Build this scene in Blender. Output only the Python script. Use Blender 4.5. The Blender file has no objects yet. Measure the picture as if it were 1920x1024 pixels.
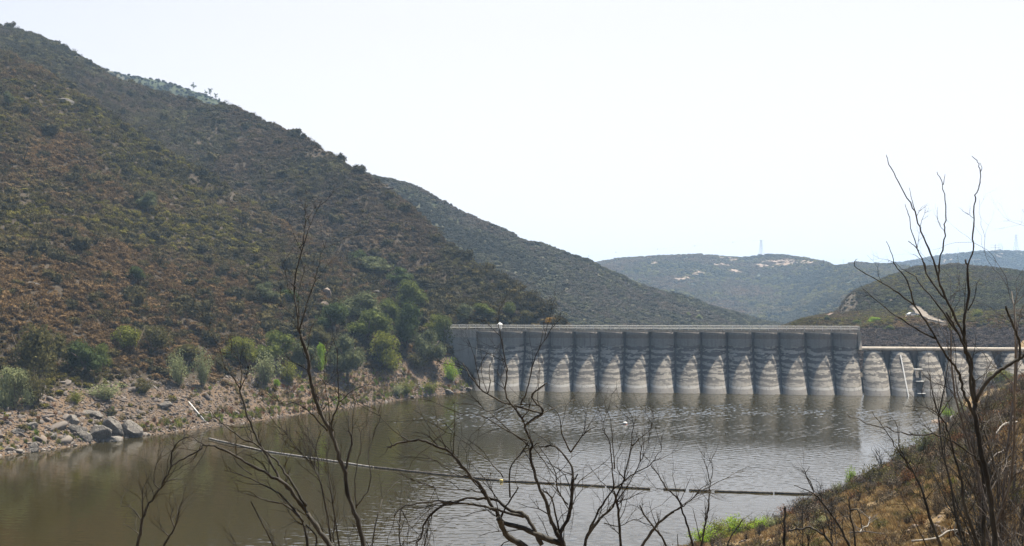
import bpy, math, random
import numpy as np
from mathutils import Vector, Matrix
R = math.radians
C = bpy.context.scene.collection
scene = bpy.context.scene
random.seed(7); rng = np.random.default_rng(7)

# ------------------------------------------------------------------ camera, sky, sun, exposure
F = 2059.0; CX = 960.0; HY = 565.0; CZ = 26.0          # focal length in photo pixels, horizon row, eye height above the water
cam_d = bpy.data.cameras.new('camera'); cam = bpy.data.objects.new('camera', cam_d); C.objects.link(cam)
cam_d.sensor_width = 36; cam_d.lens = F / 1920 * 36; cam_d.shift_y = (HY - 512) / 1920
cam_d.clip_start = 0.1; cam_d.clip_end = 20000
cam.location = (0, 0, CZ); cam.rotation_euler = (R(90), 0, 0)
scene.camera = cam
SUN_AZ = 39.8; SUN_EL = 66.4
world = bpy.data.worlds.new('World'); scene.world = world; world.use_nodes = True
wt = world.node_tree; wt.nodes.clear()
sky = wt.nodes.new('ShaderNodeTexSky'); sky.sky_type = 'NISHITA'; sky.sun_disc = False
sky.sun_elevation = R(SUN_EL); sky.sun_rotation = R(SUN_AZ); sky.air_density = 1.0; sky.dust_density = 0.8; sky.ozone_density = 1.0
bg = wt.nodes.new('ShaderNodeBackground'); bg.inputs['Strength'].default_value = 0.05
wo = wt.nodes.new('ShaderNodeOutputWorld'); 
tc = wt.nodes.new('ShaderNodeTexCoord'); sx = wt.nodes.new('ShaderNodeSeparateXYZ'); wt.links.new(tc.outputs['Generated'], sx.inputs[0])
def wmath(op, a, b, c=None):
    n = wt.nodes.new('ShaderNodeMath'); n.operation = op
    for k, v in enumerate((a, b, c)):
        if v is None: continue
        if isinstance(v, bpy.types.NodeSocket): wt.links.new(v, n.inputs[k])
        else: n.inputs[k].default_value = v
    return n.outputs[0]
def wramp(v, a, b, c, d):
    n = wt.nodes.new('ShaderNodeMapRange'); n.interpolation_type = 'SMOOTHSTEP'; wt.links.new(v, n.inputs[0])
    for k, q in zip((1, 2, 3, 4), (a, b, c, d)): n.inputs[k].default_value = q
    return n.outputs[0]
# a milky summer sky: the low band towards the sun is whitened and brightened by dust
low_band = wramp(sx.outputs['Z'], 0.05, 1.1, 1.0, 0.0)
toward = wmath('ADD', wmath('MULTIPLY', sx.outputs['X'], math.sin(R(SUN_AZ))), wmath('MULTIPLY', sx.outputs['Y'], math.cos(R(SUN_AZ))))
side = wramp(toward, -0.6, 0.8, 0.0, 1.0); milky = wmath('MULTIPLY', low_band, side)
mx = wt.nodes.new('ShaderNodeMix'); mx.data_type = 'RGBA'; wt.links.new(wmath('MULTIPLY', milky, 0.93), mx.inputs[0]); wt.links.new(sky.outputs[0], mx.inputs[6]); 
tint = wt.nodes.new('ShaderNodeMix'); tint.data_type = 'RGBA'; wt.links.new(wramp(sx.outputs['Z'], 0.24, 0.55, 0.0, 1.0), tint.inputs[0]); tint.inputs[6].default_value = (7.35, 7.0, 7.1, 1); tint.inputs[7].default_value = (12.0, 14.5, 18.5, 1)
wt.links.new(tint.outputs[2], mx.inputs[7])
wt.links.new(mx.outputs[2], bg.inputs[0]); wt.links.new(bg.outputs[0], wo.inputs[0])
sl = bpy.data.lights.new('sun', 'SUN'); sl.energy = 5.0; sl.angle = R(0.53); sl.color = (1.0, 0.93, 0.82)
so = bpy.data.objects.new('sun', sl); C.objects.link(so)
sd = Vector((math.sin(R(SUN_AZ)) * math.cos(R(SUN_EL)), math.cos(R(SUN_AZ)) * math.cos(R(SUN_EL)), math.sin(R(SUN_EL))))
so.rotation_euler = (-sd).to_track_quat('-Z', 'Y').to_euler(); so.location = (60, 0, 200)
scene.view_settings.view_transform = 'Standard'; scene.view_settings.look = 'None'
scene.view_settings.gamma = 1; scene.view_settings.exposure = 1.55
scene.cycles.max_bounces = 6; scene.cycles.diffuse_bounces = 3; scene.cycles.transparent_max_bounces = 6
scene.cycles.volume_bounces = 0

# ------------------------------------------------------------------ helpers
def P(px, py, Y): return Vector(((px - CX) / F * Y, Y, CZ + (HY - py) / F * Y))
def tag(o, label=None, cat=None, group=None, kind=None):
    if label: o['label'] = label
    if cat: o['category'] = cat
    if group: o['group'] = group
    if kind: o['kind'] = kind
    return o
def empty(name, loc, rz=0, label=None, cat=None, group=None):
    o = bpy.data.objects.new(name, None); C.objects.link(o); o.location = loc; o.rotation_euler = (0, 0, rz); o.empty_display_size = 0.2
    return tag(o, label, cat, group)
def meshdata(name, V, Fc, mat=None, smooth=False, attrs=None):
    me = bpy.data.meshes.new(name); V = np.asarray(V, dtype=np.float32); 
    if isinstance(Fc, np.ndarray):
        k = Fc.shape[1]; n = len(Fc)
        me.vertices.add(len(V)); me.vertices.foreach_set('co', V.ravel())
        me.loops.add(n * k); me.loops.foreach_set('vertex_index', Fc.astype(np.int32).ravel())
        me.polygons.add(n); me.polygons.foreach_set('loop_start', np.arange(0, n * k, k, dtype=np.int32))
        me.update(calc_edges=True)
    else:
        me.from_pydata([tuple(v) for v in V], [], [tuple(f) for f in Fc]); me.update()
    if smooth: me.polygons.foreach_set('use_smooth', np.ones(len(me.polygons), dtype=bool))
    if mat: me.materials.append(mat)
    for an, (dom, typ, arr) in (attrs or {}).items():
        a = me.attributes.new(an, typ, dom)
        arr = np.asarray(arr, dtype=np.int32 if typ == 'INT' else np.float32)
        a.data.foreach_set('value' if typ in ('FLOAT', 'INT') else 'vector' if typ == 'FLOAT_VECTOR' else 'color', arr.ravel())
    return me
def link(name, me, parent=None, loc=None):
    o = bpy.data.objects.new(name, me); C.objects.link(o)
    if parent: o.parent = parent
    if loc is not None: o.location = loc
    return o
class MB:
    def __init__(s): s.v = []; s.f = []
    def add(s, V, Fc):
        b = len(s.v); s.v += [tuple(x) for x in V]; s.f += [tuple(b + i for i in f) for f in Fc]; return s
    def box(s, x0, x1, y0, y1, z0, z1):
        return s.add([(x0, y0, z0), (x1, y0, z0), (x1, y1, z0), (x0, y1, z0), (x0, y0, z1), (x1, y0, z1), (x1, y1, z1), (x0, y1, z1)],
                     [(0, 3, 2, 1), (4, 5, 6, 7), (0, 1, 5, 4), (1, 2, 6, 5), (2, 3, 7, 6), (3, 0, 4, 7)])
    def tube(s, pts, rad, k=6, cap=True):
        pts = np.array([tuple(p) for p in pts], float); n = len(pts)
        rad = np.full(n, rad) if np.isscalar(rad) else np.asarray(rad, float)
        T = np.gradient(pts, axis=0); T /= np.linalg.norm(T, axis=1)[:, None] + 1e-9
        u = np.cross(T[0], (0.31, 0.2, 0.93)); 
        if np.linalg.norm(u) < 1e-3: u = np.cross(T[0], (1, 0, 0))
        u /= np.linalg.norm(u); V = []
        a = np.arange(k) * 2 * math.pi / k
        for i in range(n):
            u = u - T[i] * np.dot(u, T[i]); u /= np.linalg.norm(u) + 1e-9; w = np.cross(T[i], u)
            V.append(pts[i] + rad[i] * (np.cos(a)[:, None] * u + np.sin(a)[:, None] * w))
        V = np.concatenate(V); Fc = [(i * k + j, i * k + (j + 1) % k, (i + 1) * k + (j + 1) % k, (i + 1) * k + j) for i in range(n - 1) for j in range(k)]
        if cap: Fc += [tuple(range(k))[::-1], tuple((n - 1) * k + j for j in range(k))]
        return s.add(V, Fc)
    def lathe(s, prof, k=20, c=(0, 0)):
        V = [(c[0] + r * math.cos(2 * math.pi * j / k), c[1] + r * math.sin(2 * math.pi * j / k), z) for r, z in prof for j in range(k)]
        Fc = [(i * k + j, i * k + (j + 1) % k, (i + 1) * k + (j + 1) % k, (i + 1) * k + j) for i in range(len(prof) - 1) for j in range(k)]
        Fc += [tuple(range(k))[::-1], tuple((len(prof) - 1) * k + j for j in range(k))]
        return s.add(V, Fc)
    def data(s, name, mat, smooth=False): return meshdata(name, s.v, s.f, mat, smooth)
    def build(s, name, mat, parent=None, smooth=False, loc=None): return link(name, s.data(name, mat, smooth), parent, loc)

def _hash(ix, iy, iz, seed):
    h = (ix.astype(np.int64) * 374761393 + iy.astype(np.int64) * 668265263 + iz.astype(np.int64) * 2147483647 + seed * 974711) & 0xffffffff
    h = ((h ^ (h >> 13)) * 1274126177) & 0xffffffff; h = (h ^ (h >> 16)) & 0xffff
    return h / 65535.0
def vnoise(x, y, z=None, seed=0):
    x = np.asarray(x, float); y = np.asarray(y, float); z = np.zeros_like(x) if z is None else np.asarray(z, float)
    ix, iy, iz = np.floor(x), np.floor(y), np.floor(z); fx, fy, fz = x - ix, y - iy, z - iz
    fx, fy, fz = [f * f * (3 - 2 * f) for f in (fx, fy, fz)]; r = 0
    for a in (0, 1):
        for b in (0, 1):
            for c in (0, 1):
                r = r + _hash(ix + a, iy + b, iz + c, seed) * (fx if a else 1 - fx) * (fy if b else 1 - fy) * (fz if c else 1 - fz)
    return r * 2 - 1
def fbm(x, y, z=None, seed=0, o=5):
    r = 0; a = 1; t = 0
    for i in range(o):
        r = r + a * vnoise(x * 2 ** i, y * 2 ** i, None if z is None else z * 2 ** i, seed + i); t += a; a *= 0.5
    return r / t

# ------------------------------------------------------------------ material builder
class NM:
    def __init__(s, name):
        s.m = bpy.data.materials.new(name); s.m.use_nodes = True; s.t = s.m.node_tree; s.t.nodes.clear()
        s.out = s.n('ShaderNodeOutputMaterial')
    def n(s, typ, **kw):
        nd = s.t.nodes.new(typ)
        for k, v in kw.items(): setattr(nd, k, v)
        return nd
    def i(s, nd, name, v):
        if isinstance(v, bpy.types.NodeSocket): s.t.links.new(v, nd.inputs[name])
        else: nd.inputs[name].default_value = v
    def pos(s): return s.n('ShaderNodeNewGeometry').outputs['Position']
    def objc(s): return s.n('ShaderNodeTexCoord').outputs['Object']
    def map(s, v, scale): m = s.n('ShaderNodeMapping'); s.i(m, 'Vector', v); m.inputs['Scale'].default_value = scale; return m.outputs[0]
    def noise(s, v, scale, detail=4, rough=0.55, dist=0.0, col=False):
        n = s.n('ShaderNodeTexNoise'); s.i(n, 'Vector', v); s.i(n, 'Scale', scale); s.i(n, 'Detail', detail); s.i(n, 'Roughness', rough); s.i(n, 'Distortion', dist)
        return n.outputs['Color' if col else 'Fac']
    def vor(s, v, scale, feat='F1', out='Distance'):
        n = s.n('ShaderNodeTexVoronoi', feature=feat); s.i(n, 'Vector', v); s.i(n, 'Scale', scale); return n.outputs[out]
    def math(s, op, a, b=0.0, c=0.0):
        n = s.n('ShaderNodeMath', operation=op)
        for k, v in enumerate((a, b, c)): s.i(n, k, v)
        return n.outputs[0]
    def ramp(s, f, lo, hi, a=0.0, b=1.0):
        n = s.n('ShaderNodeMapRange'); s.i(n, 'Value', f); s.i(n, 'From Min', lo); s.i(n, 'From Max', hi); s.i(n, 'To Min', a); s.i(n, 'To Max', b); return n.outputs[0]
    def mix(s, f, a, b, mode='MIX'):
        n = s.n('ShaderNodeMix', data_type='RGBA', blend_type=mode); s.i(n, 0, f)
        for k, v in ((6, a), (7, b)):
            if isinstance(v, tuple) and len(v) == 3: v = (*v, 1)
            s.i(n, k, v)
        return n.outputs[2]
    def attr(s, name, typ='GEOMETRY', out='Fac'):
        n = s.n('ShaderNodeAttribute'); n.attribute_name = name; n.attribute_type = typ; return n.outputs[out]
    def bump(s, h, strength=0.5, dist=0.1):
        n = s.n('ShaderNodeBump'); s.i(n, 'Height', h); s.i(n, 'Strength', strength); s.i(n, 'Distance', dist); return n.outputs[0]
    def pbr(s, col, rough=0.9, nrm=None, spec=0.3, **kw):
        b = s.n('ShaderNodeBsdfPrincipled')
        if isinstance(col, tuple) and len(col) == 3: col = (*col, 1)
        s.i(b, 'Base Color', col); s.i(b, 'Roughness', rough); s.i(b, 'Specular IOR Level', spec)
        for k, v in kw.items(): s.i(b, k, v)
        if nrm is not None: s.i(b, 'Normal', nrm)
        s.t.links.new(b.outputs[0], s.out.inputs[0]); return s.m
    def leaf(s, col, trans=0.3):
        d = s.n('ShaderNodeBsdfDiffuse'); t = s.n('ShaderNodeBsdfTranslucent'); x = s.n('ShaderNodeMixShader'); s.i(x, 0, trans)
        s.i(d, 'Color', col if not isinstance(col, tuple) else (*col[:3], 1)); s.i(t, 'Color', col if not isinstance(col, tuple) else (*col[:3], 1))
        s.t.links.new(d.outputs[0], x.inputs[1]); s.t.links.new(t.outputs[0], x.inputs[2]); s.t.links.new(x.outputs[0], s.out.inputs[0]); return s.m

def plain(name, col, var=0.25, scale=3.0, rough=0.8, bump=0.0, spec=0.3, metallic=0.0):
    N = NM(name); p = N.objc(); f = N.noise(p, scale, 5)
    c = N.mix(N.ramp(f, 0.3, 0.7), tuple(x * (1 - var) for x in col), tuple(min(1, x * (1 + var)) for x in col))
    return N.pbr(c, rough, N.bump(N.noise(p, scale * 4, 4), bump, 0.05) if bump else None, spec, Metallic=metallic)

def leafmat(name, dark, light, trans=0.3):
    N = NM(name); r = N.attr('rnd'); f = N.noise(N.objc(), 1.1, 2)
    f2 = N.math('ADD', N.math('MULTIPLY', r, 0.7), N.math('MULTIPLY', N.ramp(f, 0.35, 0.65), 0.3))
    return N.leaf(N.mix(f2, dark, light), trans)
def instleaf(name, trans=0.25):
    N = NM(name); c = N.attr('col', 'INSTANCER', 'Color'); r = N.attr('rnd')
    v = N.ramp(r, 0, 1, 0.45, 1.55); cc = N.n('ShaderNodeVectorMath', operation='SCALE'); N.i(cc, 0, c); N.i(cc, 'Scale', v)
    return N.leaf(cc.outputs[0], trans)
M = {}
M['chap'] = instleaf('chaparral_leaves'); M['scrub_twig'] = instleaf('scrub_twigs', 0.05)
def rockmat(name, a, b, c, s=1.0):
    N = NM(name); p = N.pos(); f = N.noise(p, 0.9 * s, 6, 0.6); g = N.noise(p, 6 * s, 5, 0.65); cr = N.vor(p, 1.3 * s, 'DISTANCE_TO_EDGE')
    col = N.mix(N.ramp(f, 0.35, 0.65), a, b); col = N.mix(N.ramp(g, 0.5, 0.75, 0, 0.7), col, c)
    h = N.math('ADD', N.math('MULTIPLY', g, 0.5), N.ramp(cr, 0, 0.08))
    return N.pbr(col, 0.92, N.bump(h, 0.8, 0.12), 0.2)
M['rock'] = rockmat('grey_rock', (0.095, 0.084, 0.072), (0.165, 0.148, 0.125), (0.05, 0.045, 0.04))
M['rock_tan'] = rockmat('tan_rock', (0.15, 0.115, 0.085), (0.23, 0.185, 0.145), (0.08, 0.062, 0.05))
M['rubble'] = (lambda N: N.pbr(N.mix(N.noise(N.pos(), 2.0, 4), N.attr('col', 'INSTANCER', 'Color'), (0.12, 0.10, 0.085)), 0.95, None, 0.2))(NM('rubble_stone'))
def barkmat(name, a, b, s=6):
    N = NM(name); p = N.map(N.pos(), (1, 1, 0.35)); f = N.noise(p, s, 6, 0.65); g = N.noise(N.pos(), 1.2, 3)
    col = N.mix(N.ramp(f, 0.4, 0.66), a, b); col = N.mix(N.ramp(g, 0.5, 0.75, 0, 0.5), col, tuple(x * 1.5 for x in b))
    return N.pbr(col, 0.85, N.bump(N.noise(p, s * 6, 4), 0.6, 0.02), 0.25)
M['bark'] = barkmat('charred_bark', (0.013, 0.0115, 0.009), (0.058, 0.053, 0.043))
M['bark_grey'] = barkmat('weathered_bark', (0.05, 0.042, 0.035), (0.16, 0.14, 0.12))
M['bark_pale'] = barkmat('bleached_wood', (0.14, 0.125, 0.105), (0.27, 0.25, 0.22))
M['trunk'] = barkmat('tree_bark', (0.06, 0.045, 0.03), (0.14, 0.11, 0.08), 3)
def groundmat(name, soil, soil2, rocky=0.0, green=None):
    N = NM(name); p = N.pos(); f = N.noise(p, 0.05, 6, 0.6); g = N.noise(p, 0.6, 6, 0.65); h = N.noise(p, 3.0, 4, 0.7)
    col = N.mix(N.ramp(f, 0.35, 0.65), soil, soil2)
    col = N.mix(N.ramp(g, 0.45, 0.7, 0, 0.65), col, tuple(x * 0.5 for x in soil2)); col = N.mix(N.ramp(h, 0.5, 0.72, 0, 0.5), col, tuple(min(1, x * 1.45) for x in soil))
    if green: col = N.mix(N.ramp(N.noise(p, 0.012, 5, 0.65), 0.47, 0.56), col, green)
    cr = N.ramp(N.vor(p, 0.55, 'DISTANCE_TO_EDGE'), 0, 0.12)
    hh = N.math('ADD', N.math('MULTIPLY', g, 1.2), N.math('ADD', N.math('MULTIPLY', h, 0.35), N.math('MULTIPLY', cr, rocky)))
    return N.pbr(col, 0.97, N.bump(hh, 0.9, 0.5), 0.1)
M['hillsoil'] = groundmat('hillside_soil', (0.060, 0.046, 0.031), (0.038, 0.030, 0.021), 0.0)
M['bank'] = groundmat('rocky_bank_soil', (0.118, 0.080, 0.050), (0.080, 0.059, 0.041), 0.0)

# ------------------------------------------------------------------ terrain
class Hill:
    """A height field whose columns run away from the viewer's side of the lake; knots are (distance, height)."""
    def __init__(s, table, x0, x1, nx, ny, amp=1.5, fs=0.03, seed=1, smooth=3, ampf=None):
        pxs = np.array([t[0] for t in table], float); K = len(table[0][1])
        kn = np.array([t[1] for t in table], float)
        s.px = np.linspace(x0, x1, nx); A = np.stack([[np.interp(s.px, pxs, kn[:, k, j]) for j in (0, 1)] for k in range(K)])  # K,2,nx
        seg = np.abs(np.diff(A[:, 0, :].mean(axis=1))); seg = seg / seg.sum(); cum = np.concatenate([[0], np.cumsum(0.5 * seg + 0.5 / (K - 1))])
        q = np.linspace(0, 1, ny); cum /= cum[-1]
        Y = np.stack([np.interp(q, cum, A[:, 0, i]) for i in range(nx)]); Z = np.stack([np.interp(q, cum, A[:, 1, i]) for i in range(nx)])
        for _ in range(smooth):
            for Q in (Y, Z):
                Q[:, 1:-1] = (Q[:, :-2] + 2 * Q[:, 1:-1] + Q[:, 2:]) / 4; Q[1:-1] = (Q[:-2] + 2 * Q[1:-1] + Q[2:]) / 4
        X = (s.px[:, None] - CX) / F * Y
        s.q = q; nz = fbm(X * fs, Y * fs, seed=seed, o=5) + 0.35 * fbm(X * fs * 6, Y * fs * 6, seed=seed + 40, o=3)
        rid = 1 - np.abs(fbm(X * fs * 0.7 + 5, Y * fs * 0.35, seed=seed + 9, o=3)) * 3
        am = amp * (np.ones_like(Z) if ampf is None else ampf(Y, Z))
        s.X, s.Y, s.Z = X, Y, Z + am * (nz + 0.5 * rid - 0.3)
    def build(s, name, mat):
        nx, ny = s.X.shape; V = np.stack([s.X, s.Y, s.Z], -1).reshape(-1, 3)
        i, j = np.meshgrid(np.arange(nx - 1), np.arange(ny - 1), indexing='ij'); a = (i * ny + j).ravel()
        o = link(name, meshdata(name, V, np.stack([a, a + ny, a + ny + 1, a + 1], 1), mat, True)); tag(o, kind='structure'); return o
    def hit(s, px, py):
        i = int(round((px - s.px[0]) / (s.px[1] - s.px[0]))); i = min(max(i, 0), len(s.px) - 1)
        y = HY - (s.Z[i] - CZ) / s.Y[i] * F; k = np.argmax(y <= py)
        if k == 0: k = int(np.argmin(np.abs(y - py)))
        return Vector(((px - CX) / F * s.Y[i, k], s.Y[i, k], s.Z[i, k]))
    def at(s, px, Y):
        i = int(round((px - s.px[0]) / (s.px[1] - s.px[0]))); i = min(max(i, 0), len(s.px) - 1)
        return Vector(((px - CX) / F * Y, Y, float(np.interp(Y, s.Y[i], s.Z[i]))))
    def sample(s, n, seed=0):
        r = np.random.default_rng(seed); V = np.stack([s.X, s.Y, s.Z], -1)
        e1 = V[1:, :-1] - V[:-1, :-1]; e2 = V[:-1, 1:] - V[:-1, :-1]; A = np.linalg.norm(np.cross(e1, e2), axis=-1)
        w = A.ravel() / A.sum(); c = r.choice(len(w), n, p=w); i, j = np.unravel_index(c, A.shape); u = r.random(n)[:, None]; v = r.random(n)[:, None]
        p = V[i, j] * (1 - u) * (1 - v) + V[i + 1, j] * u * (1 - v) + V[i, j + 1] * (1 - u) * v + V[i + 1, j + 1] * u * v
        nr = np.cross(e1[i, j], e2[i, j]); nr /= np.linalg.norm(nr, axis=1)[:, None]
        px = CX + F * p[:, 0] / p[:, 1]; py = HY - (p[:, 2] - CZ) / p[:, 1] * F
        return p, nr, px, py

def zy(y, Y): return (Y, CZ + (HY - y) / F * Y)
LT = [
 (-600, [(130, -5), (140, 0), (162, 10), (300, 78), (470, 165), (490, 158), (650, 240), (760, 240)]),
 (-300, [(152, -5), (161, 0), (184, 10), (315, 73), (462, 148), (485, 140), (635, 215), (740, 215)]),
 (0,    [(176, -5), (184, 0), (206, 10), (330, 66), zy(91, 453), (478, 124), zy(44, 620), (700, 180)]),
 (60,   [(181, -5), (189, 0), (211, 10), (328, 61), zy(116, 446), (471, 116), zy(56, 616), (700, 172)]),
 (120,  [(187, -5), (194.7, 0), (217, 10), (325, 56), zy(154, 440), (465, 108), zy(84, 612), (700, 165)]),
 (230,  [(200, -5), (208, 0), (230, 10), (325, 48), zy(236, 426), (450, 87), zy(144, 600), (690, 140)]),
 (330,  [(210, -5), (217.6, 0), (240, 9), (320, 38), zy(304, 415), (438, 72), zy(187, 580), (670, 122)]),
 (450,  [(225, -5), (232.7, 0), (255, 9), (325, 33), zy(374, 405), (425, 57), zy(204, 550), (640, 112)]),
 (560,  [(244, -5), (252.5, 0), (275, 9.5), (330, 28), zy(434, 395), (414, 48), zy(254, 505), (590, 92)]),
 (650,  [(259, -5), (267.7, 0), (288, 10), (335, 25), (385, 41), (402, 42), zy(308, 475), (550, 74)]),
 (720,  [(273, -5), (281.8, 0), (300, 10), (340, 22.5), (378, 34), (395, 42), zy(356, 455), (520, 60)]),
 (800,  [(292, -5), (300.8, 0), (318, 10), (338, 19.5), (370, 32), (385, 38), zy(416, 432), (490, 45)]),
 (845,  [(299, -5), (307.7, 0), (322, 7), (335, 17), (362, 28), (375, 33), zy(453, 418), (470, 36)]),
 (875,  [(307, -5), (314, 0), (325, 2.5), (336, 12), (358, 25), (370, 30), zy(475, 407), (450, 30)]),
 (893,  [(312, -6), (320, -2), (332, -1), (340, 12), (358, 25), (370, 29), zy(490, 403), (450, 27)]),
 (910,  [(336, -5), (340, -1), (344, 8), (350, 16), (360, 24), (370, 28), zy(501, 399), (440, 25)]),
 (1000, [(338, -5), (342, -1), (345, 7), (349, 13), (354, 18), (358, 22), zy(571, 364), (400, 12)]),
 (1070, [(338, -8), (342, -4), (345, 2), (348, 6), (351, 11), (353, 14), zy(619, 357), (390, 2)]),
 (1130, [(338, -8), (342, -6), (345, -5), (348, -3), (351, 0), (353, 2), (357, 4), (390, -6)]),
]
def lamp_(Y, Z): return np.clip((Z + 1) / 18, 0.12, 1.4) * np.clip((Y - 180) / 60 + 0.4, 0.3, 1) 
left = Hill(LT, -600, 1130, 300, 240, 3.2, 0.022, 3, 2, lamp_)
left_o = left.build('hillside', M['hillsoil'])
# the lower strip of the same slope is bare rocky soil
me = left_o.data; me.materials.append(M['bank'])
zc = (left.Z[1:, 1:] + left.Z[:-1, :-1]) / 2; pc = np.repeat(((left.px[1:] + left.px[:-1]) / 2)[:, None], zc.shape[1], 1); yc = (left.Y[1:, 1:] + left.Y[:-1, :-1]) / 2
bankline = 8.5 + 3 * fbm(pc * 0.02, yc * 0.03, seed=5)
me.polygons.foreach_set('material_index', ((zc < bankline) & (pc < 905)).astype(np.int32).ravel())

T3 = [(-100, [(700, 40), (850, 120), zy(53, 1000), (1200, 200)]), (100, [(700, 30), (850, 100), zy(88, 1000), (1200, 190)]), (215, [(700, 30), (850, 95), zy(127, 1000), (1200, 180)]),
      (300, [(700, 30), (850, 90), zy(146, 1000), (1200, 170)]), (360, [(700, 30), (850, 85), zy(163, 990), (1200, 170)]), (410, [(700, 30), (850, 80), zy(183, 980), (1200, 165)]),
      (520, [(700, 25), (850, 70), zy(248, 960), (1200, 130)]), (700, [(700, 5), (800, 30), zy(373, 900), (1200, 90)])]
r3 = Hill(T3, -100, 700, 110, 50, 2.5, 0.012, 11, 1); 
M['farsoil'] = groundmat('far_hill_scrub', (0.085, 0.078, 0.05), (0.066, 0.064, 0.042), 0.0, (0.042, 0.052, 0.026))
r3.build('back_ridge', M['farsoil'])
T4 = [(500, [(470, -10), (560, 60), zy(285, 700), (900, 100)]), (640, [(460, -10), (560, 55), zy(320, 700), (900, 95)]), (700, [(460, -10), (560, 50), zy(333, 700), (900, 90)]),
      (770, [(460, -10), (560, 45), zy(347, 705), (900, 85)]), (810, [(460, -10), (560, 42), zy(367, 705), (900, 80)]), (850, [(460, -10), (560, 38), zy(391, 705), (900, 75)]), (930, [(460, -10), (560, 32), zy(422, 710), (900, 65)]),
      (985, [(460, -10), (560, 26), zy(451, 710), (900, 50)]), (1050, [(470, -10), (570, 20), zy(477, 720), (900, 45)]), (1120, [(480, -10), (580, 15), zy(502, 730), (900, 40)]),
      (1200, [(490, -10), (590, 8), zy(536, 740), (900, 25)]), (1330, [(500, -12), (600, 2), zy(577, 760), (900, 10)]), (1450, [(510, -14), (620, -4), zy(609, 790), (900, 0)]), (1540, [(510, -14), (620, -8), (800, 0), (900, -5)])]
r4 = Hill(T4, 500, 1540, 190, 110, 4.0, 0.016, 23, 1); r4.build('far_ridge', M['farsoil'])
T5 = [(900, [(1000, -20), (1300, 20), zy(512, 1900), (2400, 60)]), (1060, [(1000, -20), (1300, 15), zy(504, 1900), (2400, 70)]), (1110, [(1000, -20), (1300, 12), zy(496, 1900), (2400, 70)]),
      (1160, [(1000, -20), (1300, 5), zy(487, 1900), (2400, 80)]), (1200, [(1000, -22), (1250, -2), zy(484, 1900), (2400, 80)]), (1260, [(1000, -25), (1220, -6), zy(481, 1900), (2400, 80)]), (1310, [(1000, -25), (1200, -10), zy(479, 1920), (2400, 80)]),
      (1360, [(1000, -25), (1200, -16), zy(484, 1950), (2400, 80)]), (1400, [(1000, -25), (1200, -20), zy(485, 1950), (2400, 80)]), (1440, [(1000, -25), (1200, -18), zy(479, 1950), (2400, 80)]), (1480, [(1000, -25), (1200, -10), zy(482, 1900), (2400, 80)]),
      (1520, [(1000, -22), (1180, 0), zy(489, 1750), (2400, 70)]), (1565, [(1000, -15), (1150, 12), zy(498, 1600), (2000, 20)]), (1605, [(1000, -5), (1150, 20), zy(494, 1600), (2000, 20)]), (1640, [(1000, 0), (1150, 22), zy(497, 1600), (2000, 20)]),
      (1720, [(1000, 0), (1150, 22), zy(506, 1600), (2000, 20)]), (1900, [(1000, 0), (1150, 20), zy(512, 1600), (2000, 20)]), (2100, [(1000, 0), (1150, 20), zy(512, 1600), (2000, 20)])]
r5 = Hill(T5, 900, 2100, 260, 160, 11.0, 0.0055, 31, 1, lambda Y, Z: np.clip((1900 - Y) / 500, 0.12, 1)); r5.build('far_hills', M['farsoil'])
T6 = [(1500, [(2100, 0), (2220, 58), zy(505, 2350), (2600, 90)]), (1640, [(2100, 0), (2220, 58), zy(499, 2350), (2600, 90)]), (1700, [(2100, 0), (2220, 66), zy(493, 2350), (2600, 100)]), (1760, [(2100, 0), (2220, 66), zy(481, 2350), (2600, 110)]),
      (1830, [(2100, 0), (2220, 66), zy(473, 2350), (2600, 110)]), (1880, [(2100, 0), (2220, 66), zy(471, 2350), (2600, 110)]), (1930, [(2100, 0), (2220, 66), zy(473, 2350), (2600, 110)]), (2100, [(2100, 0), (2220, 66), zy(480, 2350), (2600, 110)])]
r6 = Hill(T6, 1500, 2100, 80, 40, 8, 0.004, 41, 1, lambda Y, Z: np.clip((2350 - Y) / 300, 0.1, 1)); r6.build('distant_ridge', M['farsoil'])
T7 = [ # the hill with the cliff beyond the right end of the dam
 (1420, [(345, -8), (380, -4), (430, 3), (445, 0), (520, 3), (540, 6), (600, 8), (700, 0)]),
 (1465, [(345, -8), (380, 5), (430, 14.5), (445, 13), (520, 11), (540, 12), (600, 12), (700, 5)]),
 (1500, [(345, -5), (380, 9), zy(599, 430), (445, 17), (520, 16), (540, 17), zy(600, 600), (700, 10)]),
 (1545, [(345, -2), (380, 11), zy(592, 428), (445, 18.6), (520, 18), (540, 19), zy(591, 600), (700, 15)]),
 (1572, [(345, 0), (380, 11), zy(594, 425), (445, 18), (520, 19), (540, 21), zy(587, 600), (700, 18)]),
 (1588, [(345, 2), (380, 12), zy(593, 423), (445, 18.5), (520, 20), (541, 28), zy(560, 600), (700, 24)]),
 (1604, [(345, 2), (380, 12), zy(595, 420), (445, 18.5), (520, 21), (543, 31.5), zy(545, 600), (700, 30)]),
 (1660, [(345, 3), (380, 12), zy(592, 418), (445, 20), (500, 22), (540, 31), zy(521, 605), (700, 36)]),
 (1720, [(345, 3), (380, 12), zy(592, 415), (445, 21), (480, 23), (530, 31), zy(503, 612), (700, 42)]),
 (1790, [(345, 2), (380, 11), zy(602, 405), (430, 19), (470, 23), (520, 31), zy(499, 620), (700, 44)]),
 (1850, [(345, 3), (380, 12), zy(600, 405), (430, 20), (470, 24), (520, 31), zy(504, 620), (700, 42)]),
 (1920, [(345, 5), (380, 14), zy(590, 405), (430, 22), (470, 25), (520, 31), zy(512, 620), (700, 40)]),
 (2200, [(345, 8), (380, 18), zy(570, 405), (430, 27), (470, 30), (520, 34), zy(525, 620), (700, 38)])]
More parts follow.
